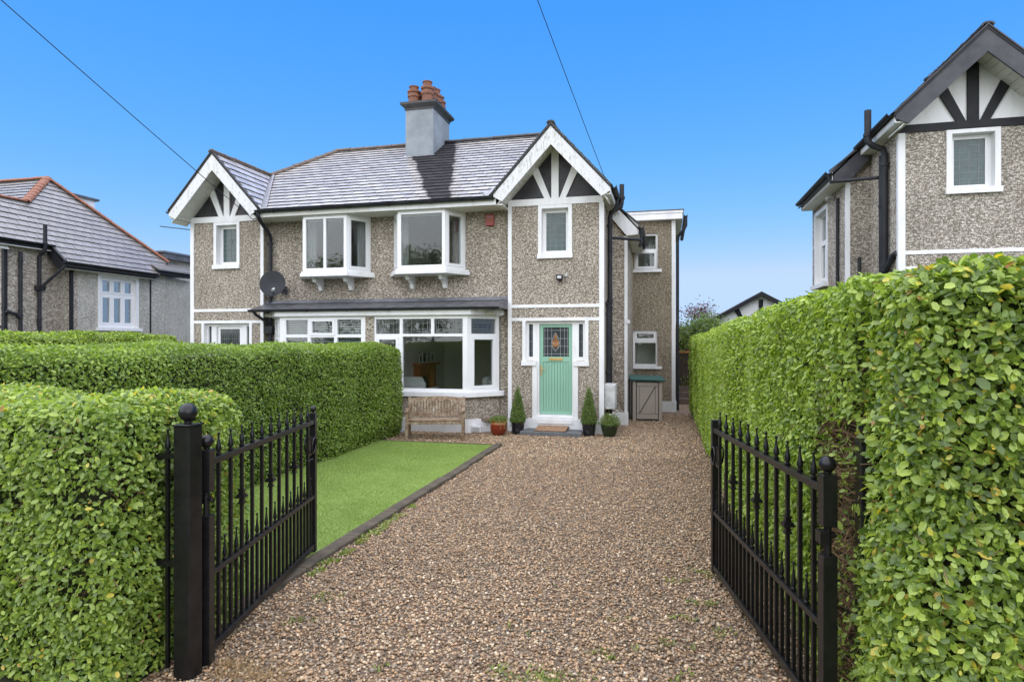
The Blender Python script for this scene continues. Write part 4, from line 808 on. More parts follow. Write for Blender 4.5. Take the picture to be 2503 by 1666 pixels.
# bench
bn = empty('garden_bench', (-4.475, 11.74, 0), math.atan2(.31, 1.03), 'weathered teak slatted garden bench below the bay window', 'bench')
bw = .56
for s in (-1, 1):
    MB().box(s * bw - .03, s * bw + .03, -.03, .03, 0, .57).build('leg', 'teak', bn, bev=.006)
    MB().prism([(s * bw - .03, .44, 0), (s * bw - .03, .50, 0), (s * bw - .03, .50, .42), (s * bw - .03, .60, .83), (s * bw - .03, .545, .83), (s * bw - .03, .44, .42)], (.06, 0, 0)).build('leg', 'teak', bn)
    MB().prism([(s * bw - .035, -.07, .575), (s * bw - .035, .49, .59), (s * bw - .035, .49, .625), (s * bw - .035, -.02, .615), (s * bw - .035, -.07, .60)], (.07, 0, 0)).build('armrest', 'teak', bn)
    MB().box(s * bw - .02, s * bw + .02, .03, .44, .34, .40).build('side_rail', 'teak', bn); MB().box(s * bw - .015, s * bw + .015, .03, .44, .12, .16).build('stretcher', 'teak', bn)
MB().box(-bw + .03, bw - .03, -.025, .02, .33, .40).build('front_rail', 'teak', bn, bev=.004)
for i in range(5): MB().box(-bw + .03, bw - .03, -.035 + i * .095, .045 + i * .095, .402, .422).build('seat_slat', 'teak', bn, bev=.004)
bk_ = lambda z: .455 + (z - .42) * .245
MB().prism([(-bw + .03, bk_(.45), .44), (bw - .03, bk_(.45), .44), (bw - .03, bk_(.49), .49), (-bw + .03, bk_(.49), .49)], (0, .03, 0)).build('back_rail', 'teak', bn)
arc = lambda x: .80 + .045 * (1 - (x / bw) ** 2)
n = 14; xs = [-bw + .03 + (2 * bw - .06) * i / n for i in range(n + 1)]
MB().prism([(x, bk_(.76), arc(x) - .085) for x in xs] + [(x, bk_(.83), arc(x)) for x in xs[::-1]], (0, .035, 0)).build('top_rail', 'teak', bn)
for i in range(17):
    x = -bw + .066 + i * (2 * bw - .132) / 16
    MB().prism([(x - .0195, bk_(.48), .485), (x + .0195, bk_(.48), .485), (x + .0195, bk_(.74), arc(x) - .08), (x - .0195, bk_(.74), arc(x) - .08)], (0, .016, 0)).build('back_slat', 'teak', bn)

# ------------------------------------------------------------------ foliage machinery
def noise3(P, seed, f):
    r = np.random.default_rng(seed); o = np.zeros(len(P))
    for k in range(7):
        d = r.normal(size=3); d /= np.linalg.norm(d); o += np.sin(P @ d * f * (1 + .45 * k) + r.uniform(0, 6.28)) / (1 + .35 * k)
    return o / 2.6
def unit(v): return v / np.maximum(np.linalg.norm(v, axis=1, keepdims=True), 1e-9)
def leaf_frames(P, N, lift=.34, spread=.80, droop=.0, rng=RNG):
    n = len(P); nn = unit(N * .75 + rng.normal(size=(n, 3)) * spread * .6 + np.array([0, 0, lift]))
    t = unit(rng.normal(size=(n, 3)) + N * .55 + np.array([0, 0, -droop])); t = unit(t - nn * np.sum(t * nn, 1, keepdims=True)); return t, nn, np.cross(nn, t)
LEAF6 = np.array([(0, 0, 0), (.24, .40, .12), (.70, .47, .12), (1, 0, -.06), (.70, -.47, .12), (.24, -.40, .12)])
LEAF4 = np.array([(0, 0, 0), (.5, .48, .10), (1, 0, 0), (.5, -.48, .10)])
def leaf_mesh(name, P, T, N, B, Ln, Wd, mat, rnd, parent, shape):
    S = LEAF6 if shape == 6 else LEAF4; k = len(S); n = len(P)
    V = (P[:, None, :] + T[:, None, :] * (S[None, :, 0:1] * Ln[:, None, None]) + B[:, None, :] * (S[None, :, 1:2] * Wd[:, None, None]) + N[:, None, :] * (S[None, :, 2:3] * Wd[:, None, None])).reshape(-1, 3)
    base = (np.arange(n) * k)[:, None]
    if k == 6: F = np.concatenate([base + np.array([[0, 5, 4, 3]]), base + np.array([[0, 3, 2, 1]])])
    else: F = np.concatenate([base + np.array([[0, 3, 2]]), base + np.array([[0, 2, 1]])])
    o = np_mesh(name, V, F, mat, np.repeat(rnd, k), parent); o['kind'] = 'stuff'; return o
leaf_one = None
def hedge(name, label, x0, x1, y0, y1, z1, dens, mat, leaf=(.024, .046), faces='lrfbt', r=.14, amp=.055, seed=1, warp=None, near=0, lod=6.5, singles=0, z0=.03, sprouts=0, sides=None, dens_far=None, group=None, skip=None, tuck=.35, bare=()):
    root = empty(name, ((x0 + x1) / 2, (y0 + y1) / 2, 0), 0, label, 'hedge', group)
    rng = np.random.default_rng(seed); lo = np.array([x0, y0, z0]); hi = np.array([x1, y1, z1]); pts = []
    dim = hi - lo
    spec = {'l': (0, 0), 'r': (0, 1), 'f': (1, 0), 'b': (1, 1), 't': (2, 1)}
    for fch in faces:
        ax, sd = spec[fch]; o = [i for i in range(3) if i != ax]; A = dim[o[0]] * dim[o[1]]; n = int(A * dens * (1.15 if fch == 't' else 1))
        p = lo + rng.random((n, 3)) * dim; p[:, ax] = hi[ax] if sd else lo[ax]; pts.append(p)
    P = np.concatenate(pts)
    cl, ch = lo + r, hi - r; cl[2] = z0 - .5; q = np.clip(P, cl, ch); N = unit(P - q + 1e-6)
    P = q + N * r
    big = noise3(P, seed + 5, 3.2); P = P + N * (big * amp)[:, None]; P[:, 2] += noise3(P * np.array([1, 1, 0]), seed + 9, 1.6) * .025 * (P[:, 2] > z1 * .7)
    dep = rng.random(len(P)) ** 2.1 * .105 - .03; P = P - N * dep[:, None]
    low = np.clip(.35 - P[:, 2], 0, .35); P = P - N * (low * tuck)[:, None]         # tucked in towards the foot
    if warp is not None: P = warp(P)
    d = P @ np.array([-math.sin(R(13.8)), math.cos(R(13.8)), 0]); lat = P @ np.array([math.cos(R(13.8)), math.sin(R(13.8)), 0])
    keep = (d > .3) & (np.abs(lat) < d * .86 + .5) & (P[:, 2] > .0)
    if dens_far: keep &= rng.random(len(P)) < np.where(d > lod, dens_far / dens, 1)
    for bx, by, bz, br in bare: keep &= ~((np.linalg.norm((P - np.array([bx, by, bz])) * np.array([1, .6, 1.2]), axis=1) < br) & (rng.random(len(P)) < .72))
    if skip is not None: keep &= ~skip(P)
    P, N, d, dep = P[keep], N[keep], d[keep], dep[keep]
    T, NN, B = leaf_frames(P, N, rng=rng); n = len(P)
    Ln = rng.uniform(leaf[0], leaf[1], n) * np.where(rng.random(n) < .12, 1.28, 1) * np.where(rng.random(n) < .28, .62, 1); Ln *= 1 + np.clip((d - 6) * .04, 0, .35); Wd = Ln * rng.uniform(.50, .62, n)
    rnd = np.clip(.50 + rng.normal(0, .24, n) + noise3(P, seed + 2, 4.5) * .14 + N[:, 2] * .13 - np.clip(dep, 0, .1) * 2.2, 0, .965)  # upward leaves paler: new growth plus top light put into colour; deeper ones darker
    od = rng.random(n); rnd = np.where(od > .9985, rng.uniform(.975, 1, n), rnd)
    if sprouts:
        k = sprouts; sx = np.stack([rng.uniform(x0 + .05, x1 - .05, k), rng.uniform(y0 + .05, y1 - .05, k), np.full(k, z1)], 1)
        if warp is not None: sx = warp(sx)
        m_ = 7; SP = np.repeat(sx, m_, 0); hgt = np.tile(np.arange(m_) / m_, k) * np.repeat(rng.uniform(.04, .12, k), m_); SP[:, 2] += hgt; SP[:, :2] += rng.normal(0, .012, (len(SP), 2))
        Tn, Nn, Bn = leaf_frames(SP, np.tile(np.array([[0, 0, 1.]]), (len(SP), 1)), .2, .9, rng=rng); sl = rng.uniform(leaf[0], leaf[1], len(SP)) * .9
        leaf_mesh('sprouts', SP, Tn, Nn, Bn, sl, sl * .5, mat, rng.uniform(.5, .93, len(SP)), root, 4).matrix_parent_inverse = root.matrix_world.inverted()
    off = np.array(root.location)
    P = P - off
    if singles:
        global leaf_one
        if leaf_one is None: leaf_one = {}
        if mat not in leaf_one:
            me = bpy.data.meshes.new('leaf'); me.from_pydata([tuple(v * np.array([1, .56, .56])) for v in LEAF6], [], [(0, 5, 4, 3), (0, 3, 2, 1)]); me.materials.append(M[mat]); leaf_one[mat] = me
        px = 622 * lat[keep] / d; py = 622 * (CAMH - (P[:, 2])) / d
        vis = (np.abs(px) < 505) & (np.abs(py) < 335) & (dep < .02)
        sc = np.where(vis, Ln / d, 0); idx = np.argsort(-sc)[:singles * 3]; idx = rng.permutation(idx)[:singles]
        for i in idx:
            mw = Matrix(((*[T[i][0], B[i][0], NN[i][0]], P[i][0]), (*[T[i][1], B[i][1], NN[i][1]], P[i][1]), (*[T[i][2], B[i][2], NN[i][2]], P[i][2]), (0, 0, 0, 1))) @ Matrix.Scale(float(Ln[i]), 4)
            link('leaf', leaf_one[mat], root, mw)
        kk = np.ones(n, bool); kk[idx] = False
    else: kk = np.ones(n, bool)
    nr = kk & (d < lod); fr = kk & (d >= lod)
    for nm, s_, sh_ in (('foliage', nr, 6), ('foliage', fr, 4)):
        if s_.any(): leaf_mesh(nm, P[s_], T[s_], NN[s_], B[s_], Ln[s_], Wd[s_], mat, rnd[s_], root, sh_)
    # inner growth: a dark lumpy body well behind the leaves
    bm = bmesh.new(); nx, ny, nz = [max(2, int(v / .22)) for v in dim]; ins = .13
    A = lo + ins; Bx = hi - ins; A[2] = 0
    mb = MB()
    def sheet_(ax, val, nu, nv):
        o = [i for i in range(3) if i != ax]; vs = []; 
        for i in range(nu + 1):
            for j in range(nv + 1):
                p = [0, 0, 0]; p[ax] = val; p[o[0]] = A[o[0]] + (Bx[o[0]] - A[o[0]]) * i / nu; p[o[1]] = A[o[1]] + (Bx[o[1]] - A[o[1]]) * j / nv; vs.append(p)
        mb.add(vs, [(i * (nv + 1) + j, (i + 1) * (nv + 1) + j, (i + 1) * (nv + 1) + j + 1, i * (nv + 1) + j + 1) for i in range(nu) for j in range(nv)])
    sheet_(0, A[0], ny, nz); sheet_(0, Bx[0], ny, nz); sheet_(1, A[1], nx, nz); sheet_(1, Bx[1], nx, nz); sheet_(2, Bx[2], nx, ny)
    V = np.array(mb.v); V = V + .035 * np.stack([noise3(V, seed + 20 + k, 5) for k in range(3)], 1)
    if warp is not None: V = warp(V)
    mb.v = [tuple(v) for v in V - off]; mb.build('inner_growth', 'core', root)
    # woody twigs seen between the leaves
    tw = MB(); sel = rng.permutation(n)[:260 if near else 60]
    for i in sel:
        if d[i] > 7: continue
        a = P[i] - N[keep][i] * .06 if False else P[i]
        dirv = unit((rng.normal(size=(1, 3)) * .8 + np.array([[0, 0, .5]])))[0]; ln = rng.uniform(.05, .13)
        tw.tube([a - dirv * ln * .6, a + dirv * ln * .4], [.0030, .0014], 4)
    for bx, by, bz, br in bare:
        for k in range(26):
            a = np.array([bx, by + .10, bz]) + rng.normal(0, br * .55, 3) * np.array([1, .3, 1]) - off; dirv = unit(rng.normal(size=(1, 3)) + np.array([[0, -.7, .5]]))[0]; tw.tube([a, a + dirv * rng.uniform(.05, .14)], [.0034, .0015], 4)
    if tw.v: o = tw.build('twigs', 'twig', root); o['kind'] = 'stuff'
    return root
WARP_R = lambda P: P + np.stack([.20 * np.clip(1 - (P[:, 1] - 3.6) / 3.2, 0, 1) * (P[:, 0] < 1.4), np.zeros(len(P)), (-.14 * np.clip((P[:, 1] - 5) / 8, 0, 1) + .06 * np.clip(1 - (P[:, 1] - 3.5) / 2.2, 0, 1)) * np.clip((P[:, 2] - 1.4) / .8, 0, 1)], 1)
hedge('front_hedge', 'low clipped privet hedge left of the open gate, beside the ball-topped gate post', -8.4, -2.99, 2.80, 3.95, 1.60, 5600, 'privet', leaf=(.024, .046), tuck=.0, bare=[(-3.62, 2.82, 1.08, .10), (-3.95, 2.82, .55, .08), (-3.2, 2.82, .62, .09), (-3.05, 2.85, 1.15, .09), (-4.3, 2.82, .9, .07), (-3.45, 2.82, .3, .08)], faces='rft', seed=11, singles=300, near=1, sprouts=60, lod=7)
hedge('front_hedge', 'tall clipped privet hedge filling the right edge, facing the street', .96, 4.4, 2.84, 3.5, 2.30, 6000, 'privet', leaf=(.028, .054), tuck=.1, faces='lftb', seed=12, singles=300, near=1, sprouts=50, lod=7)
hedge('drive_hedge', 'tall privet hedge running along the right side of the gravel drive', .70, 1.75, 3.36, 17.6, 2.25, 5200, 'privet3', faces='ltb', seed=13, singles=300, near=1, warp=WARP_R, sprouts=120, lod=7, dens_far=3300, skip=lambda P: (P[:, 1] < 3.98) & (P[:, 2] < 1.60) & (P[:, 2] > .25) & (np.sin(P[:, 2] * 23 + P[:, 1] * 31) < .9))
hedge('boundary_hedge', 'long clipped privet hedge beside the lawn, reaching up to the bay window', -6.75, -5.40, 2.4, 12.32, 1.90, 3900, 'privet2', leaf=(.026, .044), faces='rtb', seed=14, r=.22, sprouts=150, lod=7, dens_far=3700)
hedge('far_hedge', 'distant loose hedge in front of the slate-roofed neighbouring house', -13.4, -12.1, 6.5, 13.6, 2.14, 1900, 'privet3', leaf=(.04, .06), faces='rtf', seed=15, r=.3, amp=.07, sprouts=130, lod=3)

# bare brown twigs in the gap behind the right gate
tw = MB(); rng = np.random.default_rng(3)
for i in range(1500):
    z = rng.uniform(.08, 1.85); a = np.array([rng.uniform(.93, 1.16), rng.uniform(3.46, 4.05), z]); dv = np.array([-rng.uniform(.03, .13), rng.uniform(-.18, .18), rng.uniform(-.08, .13)])
    tw.tube([a, a + dv * .5 + rng.normal(0, .012, 3), a + dv], [rng.uniform(.002, .006), .0028, .0012], 4)
for i in range(14): x, y_ = rng.uniform(1.05, 1.3), rng.uniform(3.45, 3.95); tw.tube([(x, y_, 0), (x + rng.uniform(-.05, .05), y_ + rng.uniform(-.05, .05), .9), (x + rng.uniform(-.1, .1), y_, 1.9)], [.014, .010, .006], 6)
LPt = np.stack([rng.uniform(.86, 1.1, 260), rng.uniform(3.42, 4.0, 260), rng.uniform(.05, 1.8, 260)], 1); T, NN, B = leaf_frames(LPt, np.tile(np.array([[-1., -.3, .2]]), (260, 1)), rng=rng); ll = rng.uniform(.02, .04, 260)
tag(leaf_mesh('stray_leaves', LPt, T, NN, B, ll, ll * .55, 'privet', rng.uniform(.1, .9, 260), None, 6), kind='stuff')
tag(tw.build('bare_twigs', 'twig'), 'bare brown twigs inside the hedge gap behind the right gate', 'twigs', kind='stuff')
# ------------------------------------------------------------------ gates
def finial(h=.15):
    k = h / .15
    return [(.014 * 1, 0), (.017, .004), (.017, .016), (.011, .020), (.011, .027), (.0165, .032), (.0178, .044), (.0145, .064), (.0085, .092 * k), (.0055, .116 * k), (.0052, .128 * k), (.0088, .135 * k), (.0088, .143 * k), (.0, .150 * k)]
FIN = MB().lathe(finial(), n=10).mesh('finial', smooth=True); FIN.materials.append(M['gate'])
FIN2 = MB().lathe([(r * .85, z) for r, z in finial(.17)], n=10).mesh('finial', smooth=True); FIN2.materials.append(M['gate'])
COLR = MB(); [COLR.box(-a, a, -a, a, z, z + h) for a, z, h in ((.020, -.055, .010), (.015, -.045, .02), (.032, -.012, .014), (.026, .002, .010), (.016, .012, .025), (.020, .037, .010))]
COLR = COLR.mesh('collar'); COLR.materials.append(M['gate'])
def gate(label, hinge, free, zb, ball_free):
    hx, hy = hinge; L_ = math.dist(hinge, free); a = math.atan2(free[1] - hy, free[0] - hx)
    g = empty('driveway_gate', (hx, hy, 0), a, label, 'gate', 'pair of open black driveway gates')
    b = lambda mb, nm, p=g, **k: mb.build(nm, 'gate', p, **k)
    st = b(MB().box(-.035, .035, -.035, .035, .02, .93), 'hinge_stile', bev=.003); b(MB().box(-.035, .035, -.035, .035, 1.075, 1.335), 'stile_top', st, bev=.003)
    b(MB().tube([(0, 0, .93), (0, 0, 1.075)], .02), 'hinge_pin', st); b(MB().tube([(0, -.034, 1.03), (0, .034, 1.03)], .017), 'hinge_eye', st); b(MB().box(-.06, .0, .02, .06, 1.0, 1.06), 'hinge_bracket', st)
    ball = [(.0, 0), (.016, .002), (.016, .012), (.028, .020), (.036, .038), (.036, .050), (.028, .068), (.014, .079), (0, .082)]
    b(MB().lathe([(r * 1.15, z * 1.1) for r, z in ball], (0, 0, 1.335), 16), 'ball_cap', st, smooth=True)
    fs = b(MB().box(L_ - .027, L_ + .027, -.027, .027, zb - .03, 1.335), 'end_stile', bev=.003)
    if ball_free: b(MB().lathe([(r * .8, z * .8) for r, z in ball], (L_, 0, 1.335), 16), 'ball_cap', fs, smooth=True)
    for z, h in ((1.235, .036), (.545, .030), (zb, .045)): b(MB().box(.035, L_ - .027, -.022, .022, z - .004, z + h), 'rail', bev=.003)
    n = 11; sp = (L_ - .054) / (n + .5)
    tall = MB().box(-.0115, .0115, -.0115, .0115, 0, 1.235 - zb - .045 + .002).mesh('bar', bev=.0025); tall.materials.append(M['gate'])
    low = MB().box(-.0105, .0105, -.0105, .0105, 0, .545 - zb - .045).mesh('bar', bev=.0025); low.materials.append(M['gate'])
    for i in range(n):
        x = .027 + sp * (i + .75)
        o = link('bar', tall, g); o.location = (x, 0, zb + .045)
        f = link('finial', FIN, o); f.location = (0, 0, 1.271 - zb - .045)
        if i in (2, 5, 8): c = link('collar', COLR, o); c.location = (0, 0, .93 - zb - .045)
    for i in range(n + 1):
        x = .027 + sp * (i + .25)
        o = link('bar', low, g); o.location = (x, 0, zb + .045); f = link('finial', FIN2, o); f.location = (0, 0, .575 - zb - .045)
    la = b(MB().box(L_ - .16, L_ - .03, -.012, .012, .95, 1.12), 'latch_plate', bev=.004)
    b(MB().tube([(L_ - .075 + .055 * math.cos(t), -.034 - .008 * math.sin(t), 1.045 + .072 * math.sin(t)) for t in [2 * math.pi * k / 20 for k in range(21)]], .0075, 7), 'ring_handle', la, smooth=True)
    b(MB().tube([(L_ - .075 + .055 * math.cos(t), .034, 1.045 + .072 * math.sin(t)) for t in [2 * math.pi * k / 20 for k in range(21)]], .0075, 7), 'ring_handle', la, smooth=True)
    b(MB().tube([(L_ - .20, -.03, .60), (L_ - .20, -.03, .92), (L_ - .20, -.06, .94)], .009, 6), 'drop_bolt', la)
    return g
gate('open black iron gate leaf with spearhead finials standing before the lawn', (-2.738, 3.268), (-3.178, 5.18), .075, True)
gate('open black iron gate leaf with spearhead finials folded back against the drive hedge', (.793, 3.407), (.411, 5.516), .075, False)
def gpost(label, x, y, z, ballz=True):
    p = empty('gate_post', (x, y, 0), 0, label, 'gate post', 'square black metal gate posts')
    MB().box(-.055, .055, -.055, .055, -.05, z).build('post', 'gate', p, bev=.004); MB().box(-.059, .059, -.059, .059, z, z + .012).build('cap', 'gate', p, bev=.003)
    MB().lathe([(.0, 0), (.022, .002), (.022, .018), (.040, .030), (.053, .055), (.053, .075), (.042, .102), (.022, .118), (0, .122)], (0, 0, z + .012), 18).build('ball_cap', 'gate', p, smooth=True)
gpost('square black gate post topped with a ball, in front of the low hedge', -2.765, 3.145, 1.495)
gpost('square black gate post half buried in the tall right hedge', .99, 3.42, 1.495)
rl_ = empty('railing', (-3.4, 3.12, 0), 0, 'short black iron railing with finials swallowed by the low hedge', 'railing')
for z in (1.30, .66): MB().box(-.55, .58, -.016, .016, z, z + .03).build('rail', 'gate', rl_)
bar = MB().box(-.010, .010, -.010, .010, .05, 1.30).mesh('bar'); bar.materials.append(M['gate'])
for i in range(9):
    o = link('bar', bar, rl_); o.location = (.515 - i * .13, 0, 0); f = link('finial', FIN, o); f.location = (0, 0, 1.33)
o.location = o.location

# ------------------------------------------------------------------ potted plants
def cone_leaves(root, zb, zt, r0, n, ln, mat, seed):
    rng = np.random.default_rng(seed); t = 1 - np.sqrt(rng.random(n)); h = zb + (zt - zb) * t; rad = r0 * (1 - t) ** .9 * rng.uniform(.86, 1.08, n) + .012; rad = np.where(h < zb + .06, rad * (.75 + .25 * (h - zb) / .06), rad); a = rng.random(n) * 6.283
    P = np.stack([rad * np.cos(a), rad * np.sin(a), h], 1); N = unit(np.stack([np.cos(a), np.sin(a), np.full(n, .25)], 1))
    T, NN, B = leaf_frames(P, N, .2, .9, rng=rng); Ln = rng.uniform(*ln, n)
    leaf_mesh('foliage', P, T, NN, B, Ln, Ln * .6, mat, rng.random(n) * .96, root, 4)
    MB().lathe([(r0 * .82, zb), (r0 * .80, zb + .04), (.0, zt - .06)], n=14).build('inner_growth', 'core', root)
def topiary(label, x, y, seed, rot, top):
    p = empty('topiary_pot', (x, y, 0), rot, label, 'potted plant', 'black pots with cone topiary')
    pt = MB().lathe([(.118, 0), (.122, .02), (.138, .17), (.138, .175), (.146, .18), (.146, .205), (.140, .21), (.140, .235), (.150, .24), (.150, .262), (.130, .262), (.128, .235)], n=24).build('pot', 'pot_black', p, smooth=True)
    MB().lathe([(.0, .232), (.129, .235)], n=20).build('soil', 'soil', p)
    em = MB().lathe([(.036, 0), (.036, .006), (.028, .006), (.028, .002), (.012, .004), (0, .006)], n=16).build('medallion', 'gutter', pt, smooth=True); em.location = (0, -.131, .11); em.rotation_euler = (R(84), 0, 0)
    MB().tube([(0, 0, .22), (0, 0, .5)], .012).build('stem', 'bark', p); cone_leaves(p, .25, top, .165, 5200, (.018, .03), 'box', seed)
topiary('cone-shaped topiary in a black glazed pot left of the green door', -3.07, 13.02, 21, .15, 1.06)
topiary('cone-shaped topiary in a black glazed pot right of the green door', -1.55, 13.10, 22, -.1, 1.07)
def bush_leaves(root, c, rad, n, ln, mat, seed, squash=.8, shape=4):
    rng = np.random.default_rng(seed); v = unit(rng.normal(size=(n, 3))); rr = rng.random(n) ** .45; P = v * rr[:, None] * np.array([rad, rad, rad * squash]); P[:, 2] = np.abs(P[:, 2]) * .9; P += np.array(c)
    T, NN, B = leaf_frames(P, v, .3, 1.0, rng=rng); Ln = rng.uniform(*ln, n); leaf_mesh('foliage', P, T, NN, B, Ln, Ln * .42, mat, rng.random(n) * .96, root, shape)
rp_ = empty('red_plant_pot', (-3.42, 12.72, 0), 0, 'red and amber glazed pot with a small green plant beside the bench', 'potted plant')
po = MB().lathe([(.10, 0), (.115, .01), (.165, .10), (.180, .19), (.172, .25)], n=26).build('pot', 'pot_red', rp_, smooth=True); MB().lathe([(.172, .25), (.155, .29), (.165, .315), (.165, .33), (.145, .33), (.14, .29)], n=26).build('rim', 'pot_gold', po, smooth=True); MB().lathe([(0, .30), (.145, .303)], n=18).build('soil', 'soil', rp_)
bush_leaves(rp_, (0, 0, .30), .20, 900, (.025, .05), 'shrub', 31, .75); tr = MB(); rng = np.random.default_rng(8)
LP = []
for i in range(9):
    a = rng.uniform(0, 6.28); q = [(.13 * math.cos(a), .13 * math.sin(a), .33), (.22 * math.cos(a), .22 * math.sin(a), .36), (.27 * math.cos(a), .27 * math.sin(a), .27), (.28 * math.cos(a), .28 * math.sin(a), .20 - rng.random() * .05)]; tr.tube(q, .004, 4)
    for t in np.linspace(0, 1, 14): j = min(2, int(t * 3)); f = t * 3 - j; LP.append(np.array(q[j]) * (1 - f) + np.array(q[j + 1]) * f)
tr.build('stems', 'twig', rp_); LP = np.array(LP); T, NN, B = leaf_frames(LP, unit(LP * np.array([1, 1, 0]) + 1e-3)); ll = np.full(len(LP), .035); leaf_mesh('foliage', LP, T, NN, B, ll, ll * .5, 'shrub', np.random.default_rng(2).random(len(LP)) * .9, rp_, 4)
gp = empty('green_plant_pot', (-1.12, 13.08, 0), 0, 'dark green glazed bowl pot with feathery leaves and white flowers', 'potted plant')
MB().lathe([(.105, 0), (.11, .02), (.15, .10), (.175, .20), (.182, .245), (.192, .25), (.192, .268), (.172, .268), (.16, .22)], n=26).build('pot', 'pot_green', gp, smooth=True); MB().lathe([(0, .235), (.168, .238)], n=18).build('soil', 'soil', gp)
bush_leaves(gp, (0, 0, .25), .24, 2600, (.018, .04), 'shrub', 33, 1.15)
fl = MB(); rng = np.random.default_rng(4)
for (fx, fy, fz) in ((-.02, -.05, .60), (.16, -.05, .56), (.08, .02, .50), (.02, -.1, .47), (.20, .0, .50)):
    for k in range(9): a = rng.uniform(0, 6.28); fl.lathe([(0, 0), (.016, .004), (0, .008)], (fx + .03 * math.cos(a) * rng.random(), fy + .03 * math.sin(a) * rng.random(), fz + rng.uniform(-.01, .012)), 6)
fl.build('flowers', 'petal', gp); st_ = MB(); [st_.tube([(0, 0, .25), (fx, fy, fz)], .004, 4) for fx, fy, fz in ((-.02, -.05, .60), (.16, -.05, .56), (.20, 0, .5))]; st_.build('stems', 'shrub', gp)

# ------------------------------------------------------------------ gravel stones, turf, weeds
def stones(name, n, region, rr, shape, parent=None, seed=0, dz=.0):
    rng = np.random.default_rng(seed); P = region(rng, n); n = len(P)
    if shape == 20:
        bm = bmesh.new(); bmesh.ops.create_icosphere(bm, subdivisions=1, radius=1); S = np.array([v.co[:] for v in bm.verts]); F0 = np.array([[v.index for v in f.verts] for f in bm.faces]); bm.free()
    else: S = np.array([(1, 0, 0), (0, 1, 0), (-1, 0, 0), (0, -1, 0), (0, 0, 1), (0, 0, -1)], float) * 1.1; F0 = np.array([(0, 1, 4), (1, 2, 4), (2, 3, 4), (3, 0, 4), (1, 0, 5), (2, 1, 5), (3, 2, 5), (0, 3, 5)])
    k = len(S); r = rng.uniform(*rr, n) * np.where(rng.random(n) < .08, 1.4, 1); sx = r * rng.uniform(.85, 1.35, n); sy = r * rng.uniform(.7, 1.1, n); sz = r * rng.uniform(.5, .85, n); a = rng.random(n) * 6.283
    J = S[None] * (1 + rng.normal(0, .11, (n, k, 1))); X = J[..., 0] * sx[:, None]; Y = J[..., 1] * sy[:, None]; Z = J[..., 2] * sz[:, None]
    tl = rng.normal(0, .35, n)[:, None]; Z2 = Z * np.cos(tl) + X * np.sin(tl); X2 = X * np.cos(tl) - Z * np.sin(tl)
    ca, sa = np.cos(a)[:, None], np.sin(a)[:, None]
    V = np.stack([P[:, 0:1] + X2 * ca - Y * sa, P[:, 1:2] + X2 * sa + Y * ca, (sz * .35 + rng.random(n) * .010 + dz)[:, None] + Z2 + P[:, 2:3]], -1).reshape(-1, 3)
    F = (np.arange(n)[:, None, None] * k + F0[None]).reshape(-1, 3)
    o = np_mesh(name, V, F, 'stone', np.repeat(rng.random(n), k), parent, smooth=True); o['kind'] = 'stuff'; return o
def drive(d0, d1):
    def f(rng, n):
        P = np.zeros((n * 3, 3)); P[:, 0] = rng.uniform(-5.5, 1.2, n * 3); P[:, 1] = rng.uniform(2.2, 18, n * 3)
        d = -math.sin(R(13.8)) * P[:, 0] + math.cos(R(13.8)) * P[:, 1]; lat = math.cos(R(13.8)) * P[:, 0] + math.sin(R(13.8)) * P[:, 1]
        ok = (d > d0) & (d < d1) & (np.abs(lat) < d * .84) & ((P[:, 0] > -3.0 + .012 * np.sin(P[:, 1] * 9)) | (P[:, 1] > 11.48)) & ~((P[:, 1] > 12.85) & (P[:, 0] < -3.4)) & ~((P[:, 1] > 13.35) & (P[:, 0] < -.9)) & (P[:, 0] < np.where(P[:, 1] > 4.5, .95, 1.15))
        P = P[ok]; return P
    return f
g0 = tag(empty('gravel', (0, 0, 0)), kind='stuff')
stones('near_stones', 62000, drive(3.2, 5.4), (.0062, .0132), 20, g0, 1)
stones('near_stones', 62000, drive(5.4, 7.2), (.0070, .0134), 8, g0, 4)
stones('middle_stones', 42000, drive(7.2, 10.5), (.008, .0135), 8, g0, 2)
stones('far_stones', 42000, drive(10.5, 17), (.011, .017), 8, g0, 3)
rng = np.random.default_rng(5); n = 170000
P = np.stack([rng.uniform(-5.75, -3.15, n), rng.uniform(4.0, 11.4, n), np.full(n, .018)], 1)
hN = unit(np.stack([rng.normal(0, .55, n), rng.normal(0, .55, n), np.ones(n)], 1)); h = rng.uniform(.014, .030, n); sd_ = unit(np.cross(hN, rng.normal(size=(n, 3))))
V = np.stack([P - sd_ * .0026, P + sd_ * .0026, P + hN * h[:, None]], 1).reshape(-1, 3); F = np.arange(3 * n).reshape(-1, 3)
tag(np_mesh('grass', V, F, 'grass', np.repeat(np.clip(rng.normal(.45, .2, n) + noise3(P * np.array([.6, 1.6, 1]), 77, 3.2) * .24, 0, .98), 3)), kind='stuff')
